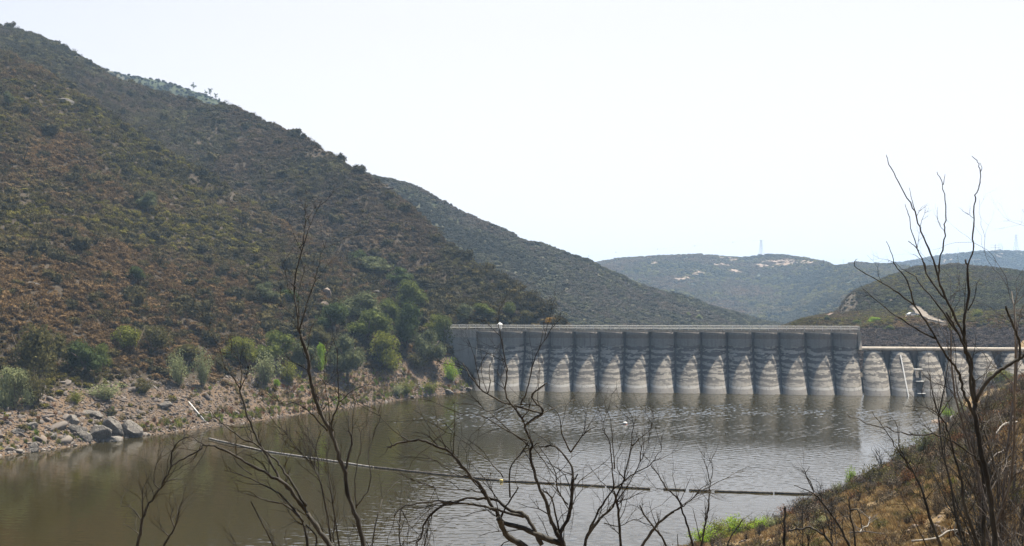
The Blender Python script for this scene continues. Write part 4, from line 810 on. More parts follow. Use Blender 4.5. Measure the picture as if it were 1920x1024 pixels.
# ------------------------------------------------------------------ pylon, masts, marker balls, parked car
M['steel'] = plain('galvanised_steel', (0.28, 0.29, 0.31), .15, 1, .6, metallic=.3)
def pylon(px, ytop, ybase, hill, label, wpx=9):
    g = hill.hit(px, ybase); Yd = g.y; H = (ybase - ytop) / F * Yd; w = wpx / F * Yd; t = empty('transmission_tower', (g.x, g.y, g.z - 2), 0.4, label, 'pylon', 'power poles on the far hills')
    mb = MB()
    for sx in (-1, 1):
        for sy in (-1, 1): mb.tube([(sx * w / 2, sy * w / 2, 0), (sx * w / 6, sy * w / 6, H * .6), (sx * w / 9, sy * w / 9, H)], .17, 4)
    mb.build('lattice_legs', M['steel'], t); mb = MB()
    for k in range(9):
        z0, z1 = H * k / 9, H * (k + 1) / 9; wa = w / 2 * (1 - .75 * k / 9); wb = w / 2 * (1 - .75 * (k + 1) / 9)
        for s_ in (-1, 1): mb.tube([(-wa, s_ * wa, z0), (wb, s_ * wb, z1)], .08, 3); mb.tube([(wa, s_ * wa, z0), (-wb, s_ * wb, z1)], .08, 3); mb.tube([(s_ * wa, -wa, z0), (s_ * wb, wb, z1)], .08, 3)
    mb.build('bracing', M['steel'], t)
    for zf in (.72, .84, .95): MB().tube([(-w * .75, 0, H * zf), (0, 0, H * zf + 1.2), (w * .75, 0, H * zf)], .15, 4).build('crossarm', M['steel'], t)
    return t
pylon(1427, 448, 482, r5, 'grey lattice transmission tower on the crest of the far hills')
pylon(1905, 440, 476, r6, 'faint lattice tower on the distant ridge at the right edge', 8)
def mast(px, ytop, ybase, hill, label, arms, r_=.5):
    g = hill.hit(px, ybase); H = (ybase - ytop) / F * g.y; t = empty('utility_pole', (g.x, g.y, g.z - 1), .3, label, 'pole', 'power poles on the far hills'); MB().tube([(0, 0, 0), (0, 0, H)], [r_ * 1.2, r_ * .7], 6).build('pole', M['steel'], t)
    for a in arms: MB().tube([(-3.2, 0, H * a), (3.2, 0, H * a)], .1, 4).build('crossarm', M['steel'], t)
mast(1866, 456, 512, right, 'tallest thin pole standing in front of the distant ridge', (.98, .9, .8), .16)
for x, yt, lb in ((1873, 456, 'thin pole right after the tallest one on the distant ridge'), (1877, 456, 'thin pole in the middle of the distant row'), (1880, 460, 'shortest thin pole at the end of the distant row')): mast(x, yt, 474, r6, lb, (.97,), .35)
mast(1829, 482, 505, right, 'short dark pole with a low crossarm on the hill above the cliff', (.2, .95), .14)
mast(1581, 482, 496, r5, 'small pole on the far hill crest left of the cliff hill', (.95,), .25)
M['ballm'] = plain('marker_ball_paint', (0.35, 0.30, 0.28), .1)
tp = Vector(((1427 - CX) / F * 1930, 1930, CZ + (HY - 452) / F * 1930)); wl = [(1030, 492), (1104, 480), (1155, 473), (1233, 467), (1303, 461), (1374, 454), (1427, 450)]
wp = [P(x, y, 1930 - (1427 - x) * 0.6) for x, y in wl]; cab = MB().tube(wp, .07, 4).build('power_line', M['steel']); tag(cab, 'power line sagging left from the lattice tower over the far hills', 'cable')
for k, (v, lb) in enumerate(zip(wp[1:6], ['marker ball on the power line farthest from the tower', 'second marker ball from the left on the power line', 'middle marker ball on the power line', 'second marker ball from the tower on the power line', 'marker ball on the power line closest to the tower'])):
    o = MB().lathe([(0.02, -.95), (.6, -.75), (.95, 0), (.6, .75), (.02, .95)], 10).build('marker_ball', M['ballm'], None, True, v); tag(o, lb, 'marker ball', 'marker balls on the power line')
g = right.hit(1710, 594.8); car = empty('parked_car', (g.x, g.y, g.z + .5), .25, 'tiny white car parked on the turnout beside the dirt road', 'car')
MB().add(*prism([(-2.2, .35), (-2.15, .8), (-1.2, .95), (-.7, 1.45), (.9, 1.45), (1.6, .95), (2.2, .85), (2.25, .35)], -.9, .9)).build('body', M['white'], car).rotation_euler = (0, 0, R(90))
M['glassd'] = plain('dark_glass', (.03, .035, .04), .1, 1, .1, spec=.6)
MB().add(*prism([(-1.05, .96), (-.68, 1.38), (.85, 1.38), (1.42, .96)], -.905, .905)).build('window', M['glassd'], car).rotation_euler = (0, 0, R(90))
M['tyre'] = plain('tyre_rubber', (.02, .02, .02))
for a in (-1.35, 1.4):
    for b in (-.8, .8):
        MB().add(*prism([(a + .35 * math.cos(q * .524), .35 + .35 * math.sin(q * .524)) for q in range(12)], b - .12, b + .12)).build('wheel', M['tyre'], car).rotation_euler = (0, 0, R(90))

# ------------------------------------------------------------------ boom and buoy on the water
def on_water(px, py): Yd = CZ * F / (py - HY); return Vector(((px - CX) / F * Yd, Yd, 0))
M['boom'] = barkmat('weathered_boom', (0.12, 0.105, 0.09), (0.30, 0.28, 0.25), 3); M['boomd'] = barkmat('dark_boom', (0.035, 0.028, 0.022), (0.10, 0.085, 0.07), 3)
BM = [((392, 823), (492, 846), 'boom', 'pale boom section nearest the left shore'), ((494, 846.5), (600, 862), 'boom', 'pale boom section just left of the tall bare trunk'), ((602, 862.3), (700, 877), 'boom', 'pale boom section just right of the tall bare trunk'),
      ((702, 877.2), (800, 888), 'boomd', 'brown boom section ending under the arching dead branch'), ((802, 888.3), (936, 902), 'boomd', 'brown boom section ending at the yellow float'), ((944, 903), (1040, 907.5), 'boomd', 'dark boom section right of the yellow float'),
      ((1042, 907.7), (1134, 912.8), 'boomd', 'dark boom section left of the first small gap'), ((1138, 913), (1219, 917.5), 'boomd', 'dark boom section left of the wide gap'), ((1244, 918.3), (1286, 919.8), 'boomd', 'short boom section just right of the wide gap'),
      ((1292, 920), (1334, 921.6), 'boomd', 'second short boom section right of the wide gap'), ((1340, 922), (1450, 925.5), 'boomd', 'dark boom section over the bright patch of water'), ((1452, 925.6), (1562, 928.6), 'boomd', 'last boom section, touching the right bank')]
for (a, b, mt, lb) in BM:
    A, Bv = on_water(*a), on_water(*b); d = Bv - A; L = d.length; t = empty('boom_section', A, math.atan2(d.y, d.x), lb + ' of the floating boom', 'floating boom', 'sections of the floating boom')
    mb = MB(); r = random.Random(int(a[0])); n = max(6, int(L / 1.2)); mb.tube([(L * i / n, r.uniform(-.03, .03), .10 + r.uniform(-.015, .015)) for i in range(n + 1)], .14, 10); mb.build('float_pipe', M[mt], t, True)
    for e in (.25, L - .25): MB().tube([(e - .12, 0, .10), (e + .12, 0, .10)], .17, 10).build('end_collar', M['boomd'], t)
wpt = [on_water(1219, 917.5), on_water(1232, 918.2), on_water(1244, 918.3)]; o = MB().tube([v + Vector((0, 0, -.02)) for v in wpt], .03, 5).build('boom_cable', M['boomd']); tag(o, 'low cable bridging the wide gap in the floating boom', 'cable')
M['yel'] = plain('yellow_float', (0.55, 0.42, 0.12), .15, 2, .5); c = on_water(940, 903.5); t = empty('boom_float', c, 0, 'small yellow float clamped on the boom', 'float')
MB().lathe([(.15, -.15), (.24, .05), (.24, .28), (.15, .38)], 14).build('float_body', M['yel'], t, True); MB().lathe([(.05, .38), (.05, .48)], 8).build('cap', M['boomd'], t)
c = on_water(1172, 796); t = empty('mooring_buoy', c, .5, 'round white and dark buoy floating alone in the open lake', 'buoy')
MB().lathe([(.1, -.4), (.42, -.25), (.5, .12)], 18).build('hull', plain('red_band', (.30, .12, .08)), t, True); MB().lathe([(.5, .121), (.47, .34), (.32, .52), (.1, .6)], 18).build('dome', M['white'], t, True); MB().lathe([(.06, .6), (.06, .8)], 8).build('lifting_eye', M['steel'], t)

# ------------------------------------------------------------------ near bank: grass, brush, shrubs
def bank_pts(n, seed, ylo=8, yhi=300, dens=None):
    r = np.random.default_rng(seed); Y = ylo * (yhi / ylo) ** r.random(n); a = r.uniform(0.10, 0.56, n); X = a * Y; d = bank_dist(X, Y); Z = bank_z(X, Y); m = (d > 0.3); return np.stack([X, Y, Z], 1)[m], d[m]
p, d = bank_pts(90000, 31, 14); w = np.clip(p[:, 1] / 60, 0.15, 1) ** 1.0; g1 = fbm(p[:, 0] * .25, p[:, 1] * .25, seed=71, o=4)
m = (rng.random(len(d)) < w) & (g1 > -0.28) & (p[:, 1] < 210); p, d, g1 = p[m], d[m], g1[m]; n = len(d)
col = np.array([(0.34, 0.24, 0.11), (0.27, 0.18, 0.08), (0.40, 0.31, 0.16), (0.18, 0.12, 0.06)])[rng.choice(4, n, p=[.4, .3, .15, .15])] * rng.uniform(.7, 1.25, n)[:, None]
grn = (fbm(p[:, 0] * .12, p[:, 1] * .12, seed=73, o=3) > 0.22) & (rng.random(n) < .5); col[grn] = np.array((0.10, 0.10, 0.03))
scatter('dry_grass', p, rng.uniform(.16, .42, n) * np.clip(p[:, 1] / 60, .5, 1.15), col, rng.integers(0, 4, n), [tuftmesh('dry_tuft', 660 + k, 34, .9, .7, .03, M['chap']) for k in range(4)], 'dry golden and brown grass covering the near right bank', 'grass')
# bare-twigged brush, grey and rust
def twiggy(name, seed, n=26, leaves=60, mat=None, ls=.05):
    r = random.Random(seed); mb = MB()
    for _ in range(n):
        a = r.uniform(0, 6.28); s_ = r.uniform(.1, .8); l = r.uniform(.5, 1.15); q = [(0, 0, -.1)]
        for t in (.35, .7, 1): q.append((math.cos(a + r.uniform(-.3, .3)) * s_ * t, math.sin(a + r.uniform(-.3, .3)) * s_ * t, l * t + r.uniform(-.05, .05)))
        mb.tube(q, [.014, .011, .008, .004], 3, False)
        for _ in range(2):
            b = q[r.choice((1, 2))]; mb.tube([b, (b[0] + r.uniform(-.2, .2), b[1] + r.uniform(-.2, .2), b[2] + r.uniform(.1, .3))], [.007, .003], 3, False)
    c = lobes_cloud(leaves, [(0, 0, .6, .75, .75, .5)], seed, .15); return leafmesh(name, c, ls, mat, seed, extra=mb)
tw = [twiggy('brush', 680 + k, 26, 60 if k < 3 else 260, M['chap']) for k in range(5)]
p, d = bank_pts(24000, 32, 34); wd = (p[:, 0] - 0.20 * p[:, 1]); g1 = fbm(p[:, 0] * .09, p[:, 1] * .09, seed=75, o=3); pxx = CX + F * p[:, 0] / p[:, 1]
dens = np.clip(.02 + .6 * np.clip((pxx - 1610) / 150, 0, 1) * np.clip((p[:, 1] - 50) / 60, .25, 1) + .25 * (g1 > .15) + 0.55 * np.exp(-(d / 9) ** 2) * (p[:, 1] > 128), 0, 1) * np.clip(p[:, 1] / 90, .15, 1)
m = (rng.random(len(d)) < dens * .62) & (p[:, 1] < 300); p, d = p[m], d[m]; n = len(d)
col = np.array([(0.15, 0.115, 0.075), (0.10, 0.078, 0.055), (0.17, 0.085, 0.04), (0.12, 0.11, 0.042), (0.20, 0.17, 0.13)])[rng.choice(5, n, p=[.3, .25, .15, .18, .12])] * rng.uniform(.7, 1.25, n)[:, None]
scatter('dry_brush', p, rng.uniform(.45, 1.2, n) * np.clip(p[:, 1] / 90, .6, 1.35), col, rng.integers(0, 5, n), tw, 'grey and rust brown twiggy brush crowding the near right bank', 'brush')
p, d = bank_pts(5000, 33, 40); n = len(d); scatter('bank_stones', p, np.exp(rng.normal(-2.5, .45, n)), np.array((0.10, 0.072, 0.052)) * rng.uniform(.6, 1.4, n)[:, None], rng.integers(0, 6, n), rocks, 'loose brown stones scattered over the near right bank', 'stones', .5)
# green shrubs along the water's edge of the near bank
def bank_at(px, py):
    """first ground point of the near bank under a photo pixel"""
    Y = np.arange(12, 320, .5); X = (px - CX) / F * Y; Z = bank_z(X, Y); yy = HY - (Z - CZ) / Y * F; d = bank_dist(X, Y); ok = (d > 0) & (yy <= py)
    k = int(np.argmax(ok)) if ok.any() else int(np.argmin(np.abs(yy - py) + (d < 0) * 1e4)); return Vector((X[k], Y[k], Z[k]))
G2 = 'green shrubs along the near right bank'
NS = [(1322, 1022, 40, 34, 'feather', 'lime', 'bright green bush at the bottom left end of the near bank'), (1350, 1016, 40, 36, 'feather', 'yellow', 'yellow-green bush second from the left end of the green row'), (1376, 1006, 38, 34, 'feather', 'lime', 'tallest bright bush in the middle of the green row at the water'),
      (1402, 1000, 34, 26, 'feather', 'yellow', 'low yellowish bush right of the middle of the green row'), (1428, 996, 32, 24, 'feather', 'lime', 'bright bush near the right end of the green row'), (1448, 990, 24, 18, 'feather', 'pale', 'small dull bush ending the green row on the right'),
      (1512, 950, 20, 18, 'feather', 'grey', 'small grey-green bush on the edge of the bank before the boom'), (1596, 918, 26, 42, 'feather', 'lime', 'upright light green bush where the boom meets the bank'), (1572, 930, 26, 26, 'feather', 'pale', 'pale olive bush left of the upright light green one'),
      (1776, 776, 24, 32, 'feather', 'lime', 'glowing lime bush on the point by the far cove'), (1797, 786, 18, 14, 'feather', 'yellow', 'small yellow bush beside the lime bush on the point'), (1803, 748, 18, 26, 'feather', 'yellow', 'yellow-green bush behind the right bare trunk by the dam'),
      (1640, 912, 54, 50, 'feather', 'olive', 'large brown-green bush on the bank crest right of the light green one'), (1690, 872, 56, 44, 'feather', 'olive', 'brown bush on the bank crest under the long horizontal branch'), (1736, 862, 60, 54, 'feather', 'grey', 'grey-green leafy bush left of the right bare trunk'),
      (1905, 948, 40, 44, 'feather', 'yellow', 'yellow-green bush at the right frame edge'), (1870, 690, 60, 32, 'shrub', 'yellow', 'yellow-green brush against the last spillway arch'), (1786, 918, 24, 24, 'feather', 'yellow', 'small yellow-green tuft left of the right bare trunk, mid bank'),
      (1682, 975, 22, 20, 'feather', 'olive', 'low green tuft on the open dry grass'), (1545, 985, 50, 16, 'feather', 'pale', 'pale low shrub patch on the open dry grass near the stump')]
for k, (x, y, w, h, kd, mt, lb) in enumerate(NS):
    g = bank_at(x, y); s_ = g.y / F; q_ = 1.9 if x < 1450 else 1.15; tree((g.x, g.y, g.z - .05), w * s_ * q_, h * s_ * (1.3 if x < 1450 else 1.15), kd, mt, lb, 'shrub', G2, k * .9, None, k % 3)
g = on_water(1752, 793); o = link('shore_rock', rockmesh('shore_rock', 830, 3, M['rock_tan'], 10)); o.location = (g.x + 2, g.y + 1, 0.1); o.scale = (3.0, 2.0, 1.0); tag(o, 'flat pale rock lying at the water on the point below the lime bush', 'rock')
g = on_water(1778, 795); o = link('shore_rock', rockmesh('shore_rock', 831, 3, M['rock'], 10)); o.location = (g.x + 1, g.y - 1, 0.3); o.scale = (2.2, 1.6, 1.3); tag(o, 'dark rock at the water just right of the flat pale one', 'rock')

# ------------------------------------------------------------------ burnt trees in the foreground
def smooth_path(pts, sub=4):
    pts = np.array(pts, float)
    if len(pts) < 3: return np.array([pts[0] + (pts[-1] - pts[0]) * t for t in np.linspace(0, 1, sub + 1)])
    q = np.concatenate([[2 * pts[0] - pts[1]], pts, [2 * pts[-1] - pts[-2]]]); out = []
    for i in range(1, len(q) - 2):
        for t in np.linspace(0, 1, sub, endpoint=False):
            out.append(0.5 * (2 * q[i] + (q[i + 1] - q[i - 1]) * t + (2 * q[i - 1] - 5 * q[i] + 4 * q[i + 1] - q[i + 2]) * t ** 2 + (3 * q[i] - q[i - 1] - 3 * q[i + 1] + q[i + 2]) * t ** 3))
    out.append(pts[-1]); return np.array(out)
class Zm:
    def __init__(s, ox, oy, f): s.o = (ox, oy, f)
    def __call__(s, *pts): return [(s.o[0] + x / s.o[2], s.o[1] + y / s.o[2]) for x, y in pts]
ZA, ZB, ZC, ZD, ZE, ZF, ZG = Zm(200, 700, 3.16), Zm(340, 360, 2.56), Zm(640, 700, 3.16), Zm(980, 740, 3.605), Zm(1560, 280, 2.844), Zm(1560, 640, 2.667), Zm(1200, 740, 2.667)
ZH = Zm(1680, 760, 3.879)
def twig_rec(mb, r, p0, dr, ln, rad, depth, up, droop=0.0):
    n = max(3, int(ln / .10)); pts = [p0]; d = dr.copy(); st = ln / n
    for i in range(n):
        d = d + Vector((r.gauss(0, .23), r.gauss(0, .23), r.gauss(0, .23) + up * .06 - droop * .09)); d.normalize(); pts.append(pts[-1] + d * st)
    rr = [rad * (1 - .75 * i / n) for i in range(n + 1)]; mb.tube(pts, rr, 3, False)
    if depth > 0:
        for k in range(r.randint(2, 4)):
            i = r.randint(max(1, n // 5), n - 1); t = (pts[i] - pts[i - 1]).normalized(); ax = Vector((r.gauss(0, 1), r.gauss(0, 1), r.gauss(0, 1))).normalized()
            nd = (t + t.cross(ax).normalized() * r.uniform(.45, .95)).normalized(); twig_rec(mb, r, pts[i], nd, ln * r.uniform(.35, .7) * (1 - .4 * i / n), rr[i] * .7, depth - 1, up, droop)
def dead_tree(name, label, cat, D, branches, seed, twigs=1.0, tl=(.25, .8), up=1.0, droop=0.0, group='bare burnt trees and saplings in the foreground', mat='bark', slope=.3, ground=True, tr=.0036):
    r = random.Random(seed); segs = []; base = None; root = None; known = []   # known: (px,py,depth)
    first = branches[0][1]; bx, by = first[0]; X0 = (bx - CX) / F * D; z0 = P(bx, by, D).z; gzz = gz(X0, D)
    root = empty(name, (X0, D, gzz), 0, label, cat, group); off = Vector((X0, D, gzz)); tmb = MB(); nt = 0
    for bi, (wd, pts) in enumerate(branches):
        w0, w1 = wd; d0 = D
        if bi and known:
            k = min(known, key=lambda q: (q[0] - pts[0][0]) ** 2 + (q[1] - pts[0][1]) ** 2); d0 = k[2]
        ln = sum(math.hypot(a[0] - b[0], a[1] - b[1]) for a, b in zip(pts[:-1], pts[1:])) / F * D; sl = 0.05 if bi == 0 else r.uniform(-slope, slope)
        sp = smooth_path(pts, 4); n = len(sp); W3 = []; rad = []
        for i, (x, y) in enumerate(sp):
            t = i / (n - 1); dd = d0 + sl * ln * t + .05 * math.sin(3 * t + bi) * ln * (bi > 0) * t; kj = (1.0 if i % 2 else .5) * min(1.5, .4 + ln * .6); W3.append(P(x + r.gauss(0, kj), y + r.gauss(0, kj), dd) - off); rad.append((w0 + (w1 - w0) * t ** .7) / 2 * .88 / F * dd * r.uniform(.86, 1.15)); known.append((x, y, dd))
        if bi == 0 and ground:      # the trunk goes on down to the soil
            a = W3[0]; kdir = (W3[0] - W3[2]).normalized(); ext = []
            hgt = a.z + .25
            if hgt > 0:
                for q in (1, .66, .33): ext.append(Vector((a.x + kdir.x / max(.5, -kdir.z) * hgt * q * .5 + r.gauss(0, .03), a.y + r.gauss(0, .03), a.z - hgt * q)))
                W3 = ext + W3; rad = [rad[0] * 1.5, rad[0] * 1.25, rad[0] * 1.1] + rad
        mb = MB().tube(W3, rad, 8 if w0 > 4 else 5); mb.build('trunk' if bi == 0 else 'branch', M[mat], root, True)
        cnt = int(ln * 7.5 * twigs * r.uniform(.8, 1.2)); m0 = len(W3) - n
        for k in range(cnt):
            i = m0 + r.randint(int(n * (.35 if bi == 0 else .2)), n - 1); i = min(max(i, 1), len(W3) - 1); t = (W3[i] - W3[i - 1]).normalized(); ax = Vector((r.gauss(0, 1), r.gauss(0, 1), r.gauss(0, 1))).normalized()
            nd = t + t.cross(ax).normalized() * r.uniform(.5, 1.1) + Vector((0, 0, .25 * up - .2 * droop)); nd.normalize()
            twig_rec(tmb, r, W3[i].copy(), nd, r.uniform(*tl), max(tr, min(rad[i] * .5, tr * 1.8)), 2 if r.random() < .45 else 1, up, droop); nt += 1
    if nt: o = tmb.build('twigs', M[mat], root); o['kind'] = 'stuff'
    return root

# tall slender burnt tree left of centre
dead_tree('burnt_tree', 'tall slender burnt tree whose top reaches up against the left slope', 'dead tree', 13.0, [
 ((11, 7), ZA((1540, 1060), (1490, 900), (1440, 750), (1410, 590), (1370, 470), (1330, 350), (1280, 260), (1240, 160), (1205, 20)) + ZB((605, 790), (570, 680))),
 ((5, 1.2), ZB((570, 680), (550, 560), (542, 470), (555, 370), (575, 290), (590, 200), (594, 120), (597, 40))), ((3.5, 1.0), ZB((568, 660), (600, 540), (630, 460), (650, 390), (670, 310), (700, 230))),
 ((2.5, .8), ZB((580, 280), (610, 180), (640, 110), (680, 25))), ((2, .8), ZB((550, 460), (515, 425), (500, 380), (530, 330))), ((2, .8), ZB((545, 610), (510, 570), (480, 540), (475, 500))), ((2, .8), ZB((565, 600), (563, 480), (590, 380), (600, 330))),
 ((6, 3.5), ZA((1415, 600), (1430, 500), (1455, 420), (1450, 370), (1432, 338))), ((4.5, 1.6), ZA((1330, 345), (1340, 270), (1375, 180), (1372, 80), (1368, -60), (1365, -160))), ((3, 1), ZA((1375, 172), (1450, 110), (1520, 75), (1585, 58))),
 ((4, 1.2), ZA((1310, 340), (1250, 280), (1190, 220), (1130, 180), (1050, 180), (1005, 165), (940, 115))), ((2.5, 1), ZA((1325, 330), (1318, 200), (1300, 100), (1290, -20), (1310, -120))), ((3, 1), ZA((1478, 800), (1470, 640), (1500, 480), (1510, 340), (1560, 300))),
 ((3, 1), ZA((1480, 790), (1560, 660), (1550, 480), (1565, 430), (1590, 330)))], 11, .75, (.2, .6), 1.3)
dead_tree('burnt_tree', 'burnt tree leaning left with fanned limbs at the lower left of the lake', 'dead tree', 12.0, [
 ((12, 10), ZA((1345, 1060), (1310, 1000), (1250, 920), (1190, 830))), ((7, 4), ZA((1190, 830), (1100, 720), (1040, 640), (980, 540), (920, 440), (870, 340), (830, 240), (790, 95))),
 ((3.5, 1), ZA((790, 95), (745, 20), (700, -40)) + ZB((180, 740), (130, 660), (95, 580))), ((3, 1), ZA((792, 95), (800, 0), (785, -70)) + ZB((240, 760), (245, 600))), ((3, 1), ZA((790, 100), (825, 20), (850, -60))),
 ((6, 1.6), ZA((1185, 790), (1080, 615), (1020, 540), (960, 470), (830, 400), (700, 310), (640, 250), (610, 200))), ((8, 2.6), ZA((1175, 815), (1060, 660), (960, 600), (850, 540), (740, 480), (640, 430), (580, 425), (540, 460), (430, 520), (385, 555))),
 ((2.5, 1), ZA((580, 425), (530, 395), (500, 370), (450, 355))), ((2, .8), ZA((545, 460), (570, 380))), ((2, .8), ZA((540, 462), (520, 495), (510, 522))), ((6, 1.4), ZA((1140, 850), (1080, 770), (1000, 700), (900, 650), (800, 600), (695, 575))),
 ((2, .8), ZA((740, 585), (715, 545), (690, 540))), ((6, 1.2), ZA((1165, 880), (1100, 810), (1040, 775), (940, 750), (850, 720), (760, 700))), ((3, 1), ZA((900, 455), (820, 440), (720, 430), (620, 400))), ((3, 1), ZA((860, 600), (790, 550), (760, 500), (820, 450))),
 ((8, 4), ZA((1195, 1060), (1180, 950), (1150, 860), (1130, 830))), ((5, 3), ZA((1240, 1040), (1240, 960), (1180, 900)))], 12, .7, (.2, .55), .6)
dead_tree('bare_sapling', 'thin bare sapling standing just left of the tall slender burnt tree', 'dead tree', 15.0, [((5, 1.4), ZA((1335, 1060), (1300, 800), (1260, 640), (1230, 560), (1180, 500), (1090, 400), (1060, 350))), ((3, 1), ZA((1260, 640), (1250, 500), (1200, 380), (1190, 300))), ((3, 1), ZA((1230, 570), (1240, 450), (1270, 330))),
 ((3, 1), ZA((1340, 1000), (1350, 850), (1330, 640), (1280, 580)))], 13, 1.6, (.3, .8), 1.6)
dead_tree('bare_sapling', 'bare sapling with rising twigs at the bottom left of the lake', 'dead tree', 16.0, [((7, 2.2), ZA((170, 1060), (200, 950), (215, 850), (250, 770), (310, 690), (350, 620), (380, 540), (385, 470), (430, 400), (500, 370))), ((4, 1), ZA((215, 850), (212, 760), (220, 680), (270, 580))), ((3, 1), ZA((310, 690), (280, 640), (290, 560), (330, 480))),
 ((3, 1), ZA((200, 960), (150, 920), (100, 890))), ((3, 1), ZA((205, 870), (150, 800), (85, 785))), ((3, 1), ZA((330, 650), (400, 630), (480, 630)))], 14, 1.5, (.25, .75), 1.2)
dead_tree('bare_sapling', 'short forked bare sapling right of the one at the bottom left', 'dead tree', 15.0, [((5.5, 1.5), ZA((310, 1060), (375, 960), (410, 900), (430, 800), (460, 730))), ((4, 1), ZA((400, 920), (380, 850), (400, 780))), ((4, 1), ZA((370, 965), (330, 930), (310, 880)))], 15, 1.8, (.2, .6), 1.2)
# the many-limbed tree in the middle
dead_tree('burnt_tree', 'many-limbed burnt tree in the middle with arching and zigzag branches', 'dead tree', 10.0, [
 ((17, 11), ZC((1330, 1060), (1310, 1010), (1270, 930))), ((10, 4), ZC((1275, 940), (1240, 860), (1210, 760), (1150, 620), (1120, 480), (1130, 420), (1090, 330), (1100, 300))), ((6, 3), ZC((1100, 300), (1150, 262), (1185, 245), (1192, 215), (1150, 170), (1130, 135), (1160, 100), (1220, 55))),
 ((4, 1.5), ZC((1095, 315), (1075, 270), (1110, 210), (1115, 140))), ((5, 2), ZC((1185, 240), (1080, 205), (980, 180), (870, 125), (820, 90), (780, 40), (745, -10), (720, -60))), ((3, 1.2), ZC((820, 92), (815, 30), (800, -40), (790, -110))), ((3, 1), ZC((868, 122), (882, 60), (875, 0), (880, -60))),
 ((5, 1.6), ZC((1085, 290), (1020, 200), (975, 120), (978, 0), (970, -90), (945, -220), (920, -330))), ((4, 1.2), ZC((1062, 190), (1095, 110), (1118, 20), (1150, -100), (1200, -190), (1260, -280), (1300, -330))),
 ((14, 9), ZC((1300, 1005), (1200, 975), (1080, 920), (960, 885))), ((9, 4), ZC((960, 888), (925, 840), (880, 770), (830, 680), (760, 600), (700, 530), (640, 465), (560, 430), (480, 400), (400, 400), (330, 415), (280, 440))),
 ((3, 1), ZC((300, 425), (290, 405), (278, 378))), ((3, 1), ZC((400, 400), (330, 355), (260, 290), (205, 215))), ((14, 11), ZC((1130, 1060), (1050, 1005), (985, 965), (950, 905), (930, 860))),
 ((10, 3), ZC((1185, 1020), (1130, 900), (1080, 840), (1000, 810), (900, 750), (780, 740), (640, 770), (560, 810), (500, 880), (470, 980), (430, 1060))), ((7, 2.5), ZC((1080, 850), (950, 815), (850, 785), (700, 770), (600, 760), (500, 765), (350, 800), (315, 850))),
 ((3, 1), ZC((350, 800), (395, 890), (390, 960), (335, 1060))), ((5, 3), ZC((940, 865), (965, 810), (990, 770), (1050, 672))), ((4, 2.5), ZC((1000, 735), (1000, 570), (1070, 470), (1110, 400))),
 ((10, 7), ZD((290, 1060), (255, 940), (300, 850), (330, 720), (340, 560))), ((6, 2), ZD((340, 565), (325, 470), (240, 370), (190, 345), (110, 355))), ((3, 1), ZD((335, 540), (280, 520), (230, 490))), ((4, 3), ZD((350, 575), (374, 535))),
 ((4, 1.2), ZD((325, 390), (265, 260), (250, 150), (190, 80), (120, 50))), ((4, 1.2), ZD((325, 390), (420, 260), (500, 210))), ((2, .8), ZD((420, 260), (422, 200), (425, 140))), ((5, 2), ZD((245, 930), (195, 700), (130, 640))), ((4, 1.5), ZD((305, 745), (240, 650), (210, 500), (110, 340))),
 ((3.5, 1), ZC((1110, 430), (1000, 340), (900, 250), (800, 190), (710, 180))), ((3.5, 1), ZC((1100, 400), (950, 320), (850, 260), (770, 240), (690, 245))), ((3, 1), ZC((960, 620), (880, 520), (780, 450), (700, 380), (620, 350))),
 ((4, 1.2), ZC((900, 750), (800, 700), (700, 690), (560, 680), (420, 630), (280, 570))), ((3, 1), ZC((860, 740), (760, 620), (600, 540), (480, 480), (370, 420))), ((3, 1), ZC((1205, 440), (1270, 430), (1330, 490))), ((3, 1), ZC((1130, 430), (1200, 520), (1260, 600), (1330, 680)))],
 16, .85, (.25, .8), .3, .5)
dead_tree('burnt_tree', 'bare twiggy tree over the boom just right of the many-limbed one', 'dead tree', 12.0, [
 ((8, 5), ZD((415, 1060), (440, 950), (520, 840), (610, 760))), ((5, 1.4), ZD((610, 760), (650, 650), (690, 560), (720, 420), (740, 300), (752, 190))), ((5, 1.2), ZD((445, 940), (540, 740), (610, 650), (690, 580), (770, 520), (860, 480), (900, 420), (940, 370))), ((3, 1), ZD((740, 345), (800, 290), (860, 240), (875, 190))),
 ((4, 1.2), ZD((610, 655), (605, 480), (590, 340), (552, 240), (550, 190))), ((3, 1), ZD((622, 500), (603, 250), (590, 150))), ((3, 1), ZD((795, 450), (805, 340), (860, 300))), ((3, 1), ZD((690, 575), (640, 500), (640, 420))), ((6, 4), ZD((665, 1060), (652, 850), (635, 720), (615, 650))), ((3, 1), ZD((636, 722), (720, 600), (790, 460), (850, 330))),
 ((3, 1), ZD((550, 870), (650, 890), (740, 850), (820, 840))), ((3, 1), ZD((640, 725), (740, 690), (830, 640)))], 17, 1.1, (.2, .6), 1.0)
dead_tree('burnt_tree', 'crossed bare branches forming an X below the wide gap in the boom', 'dead tree', 11.0, [
 ((7, 5), ZD((780, 1060), (870, 930), (940, 850), (1020, 790))), ((4, 1.2), ZD((1020, 790), (1090, 750), (1170, 680), (1300, 600), (1400, 560))), ((5.5, 2), ZD((1160, 1060), (1120, 900), (1075, 770), (1050, 710), (980, 640), (930, 560), (865, 480))), ((5, 3), ZD((985, 1060), (940, 960), (880, 890), (820, 810), (793, 742))),
 ((3, 1), ZD((1082, 750), (1045, 690), (1033, 628))), ((3, 1), ZD((1170, 682), (1200, 640), (1300, 580)))], 18, 1.1, (.15, .5), 1.0)
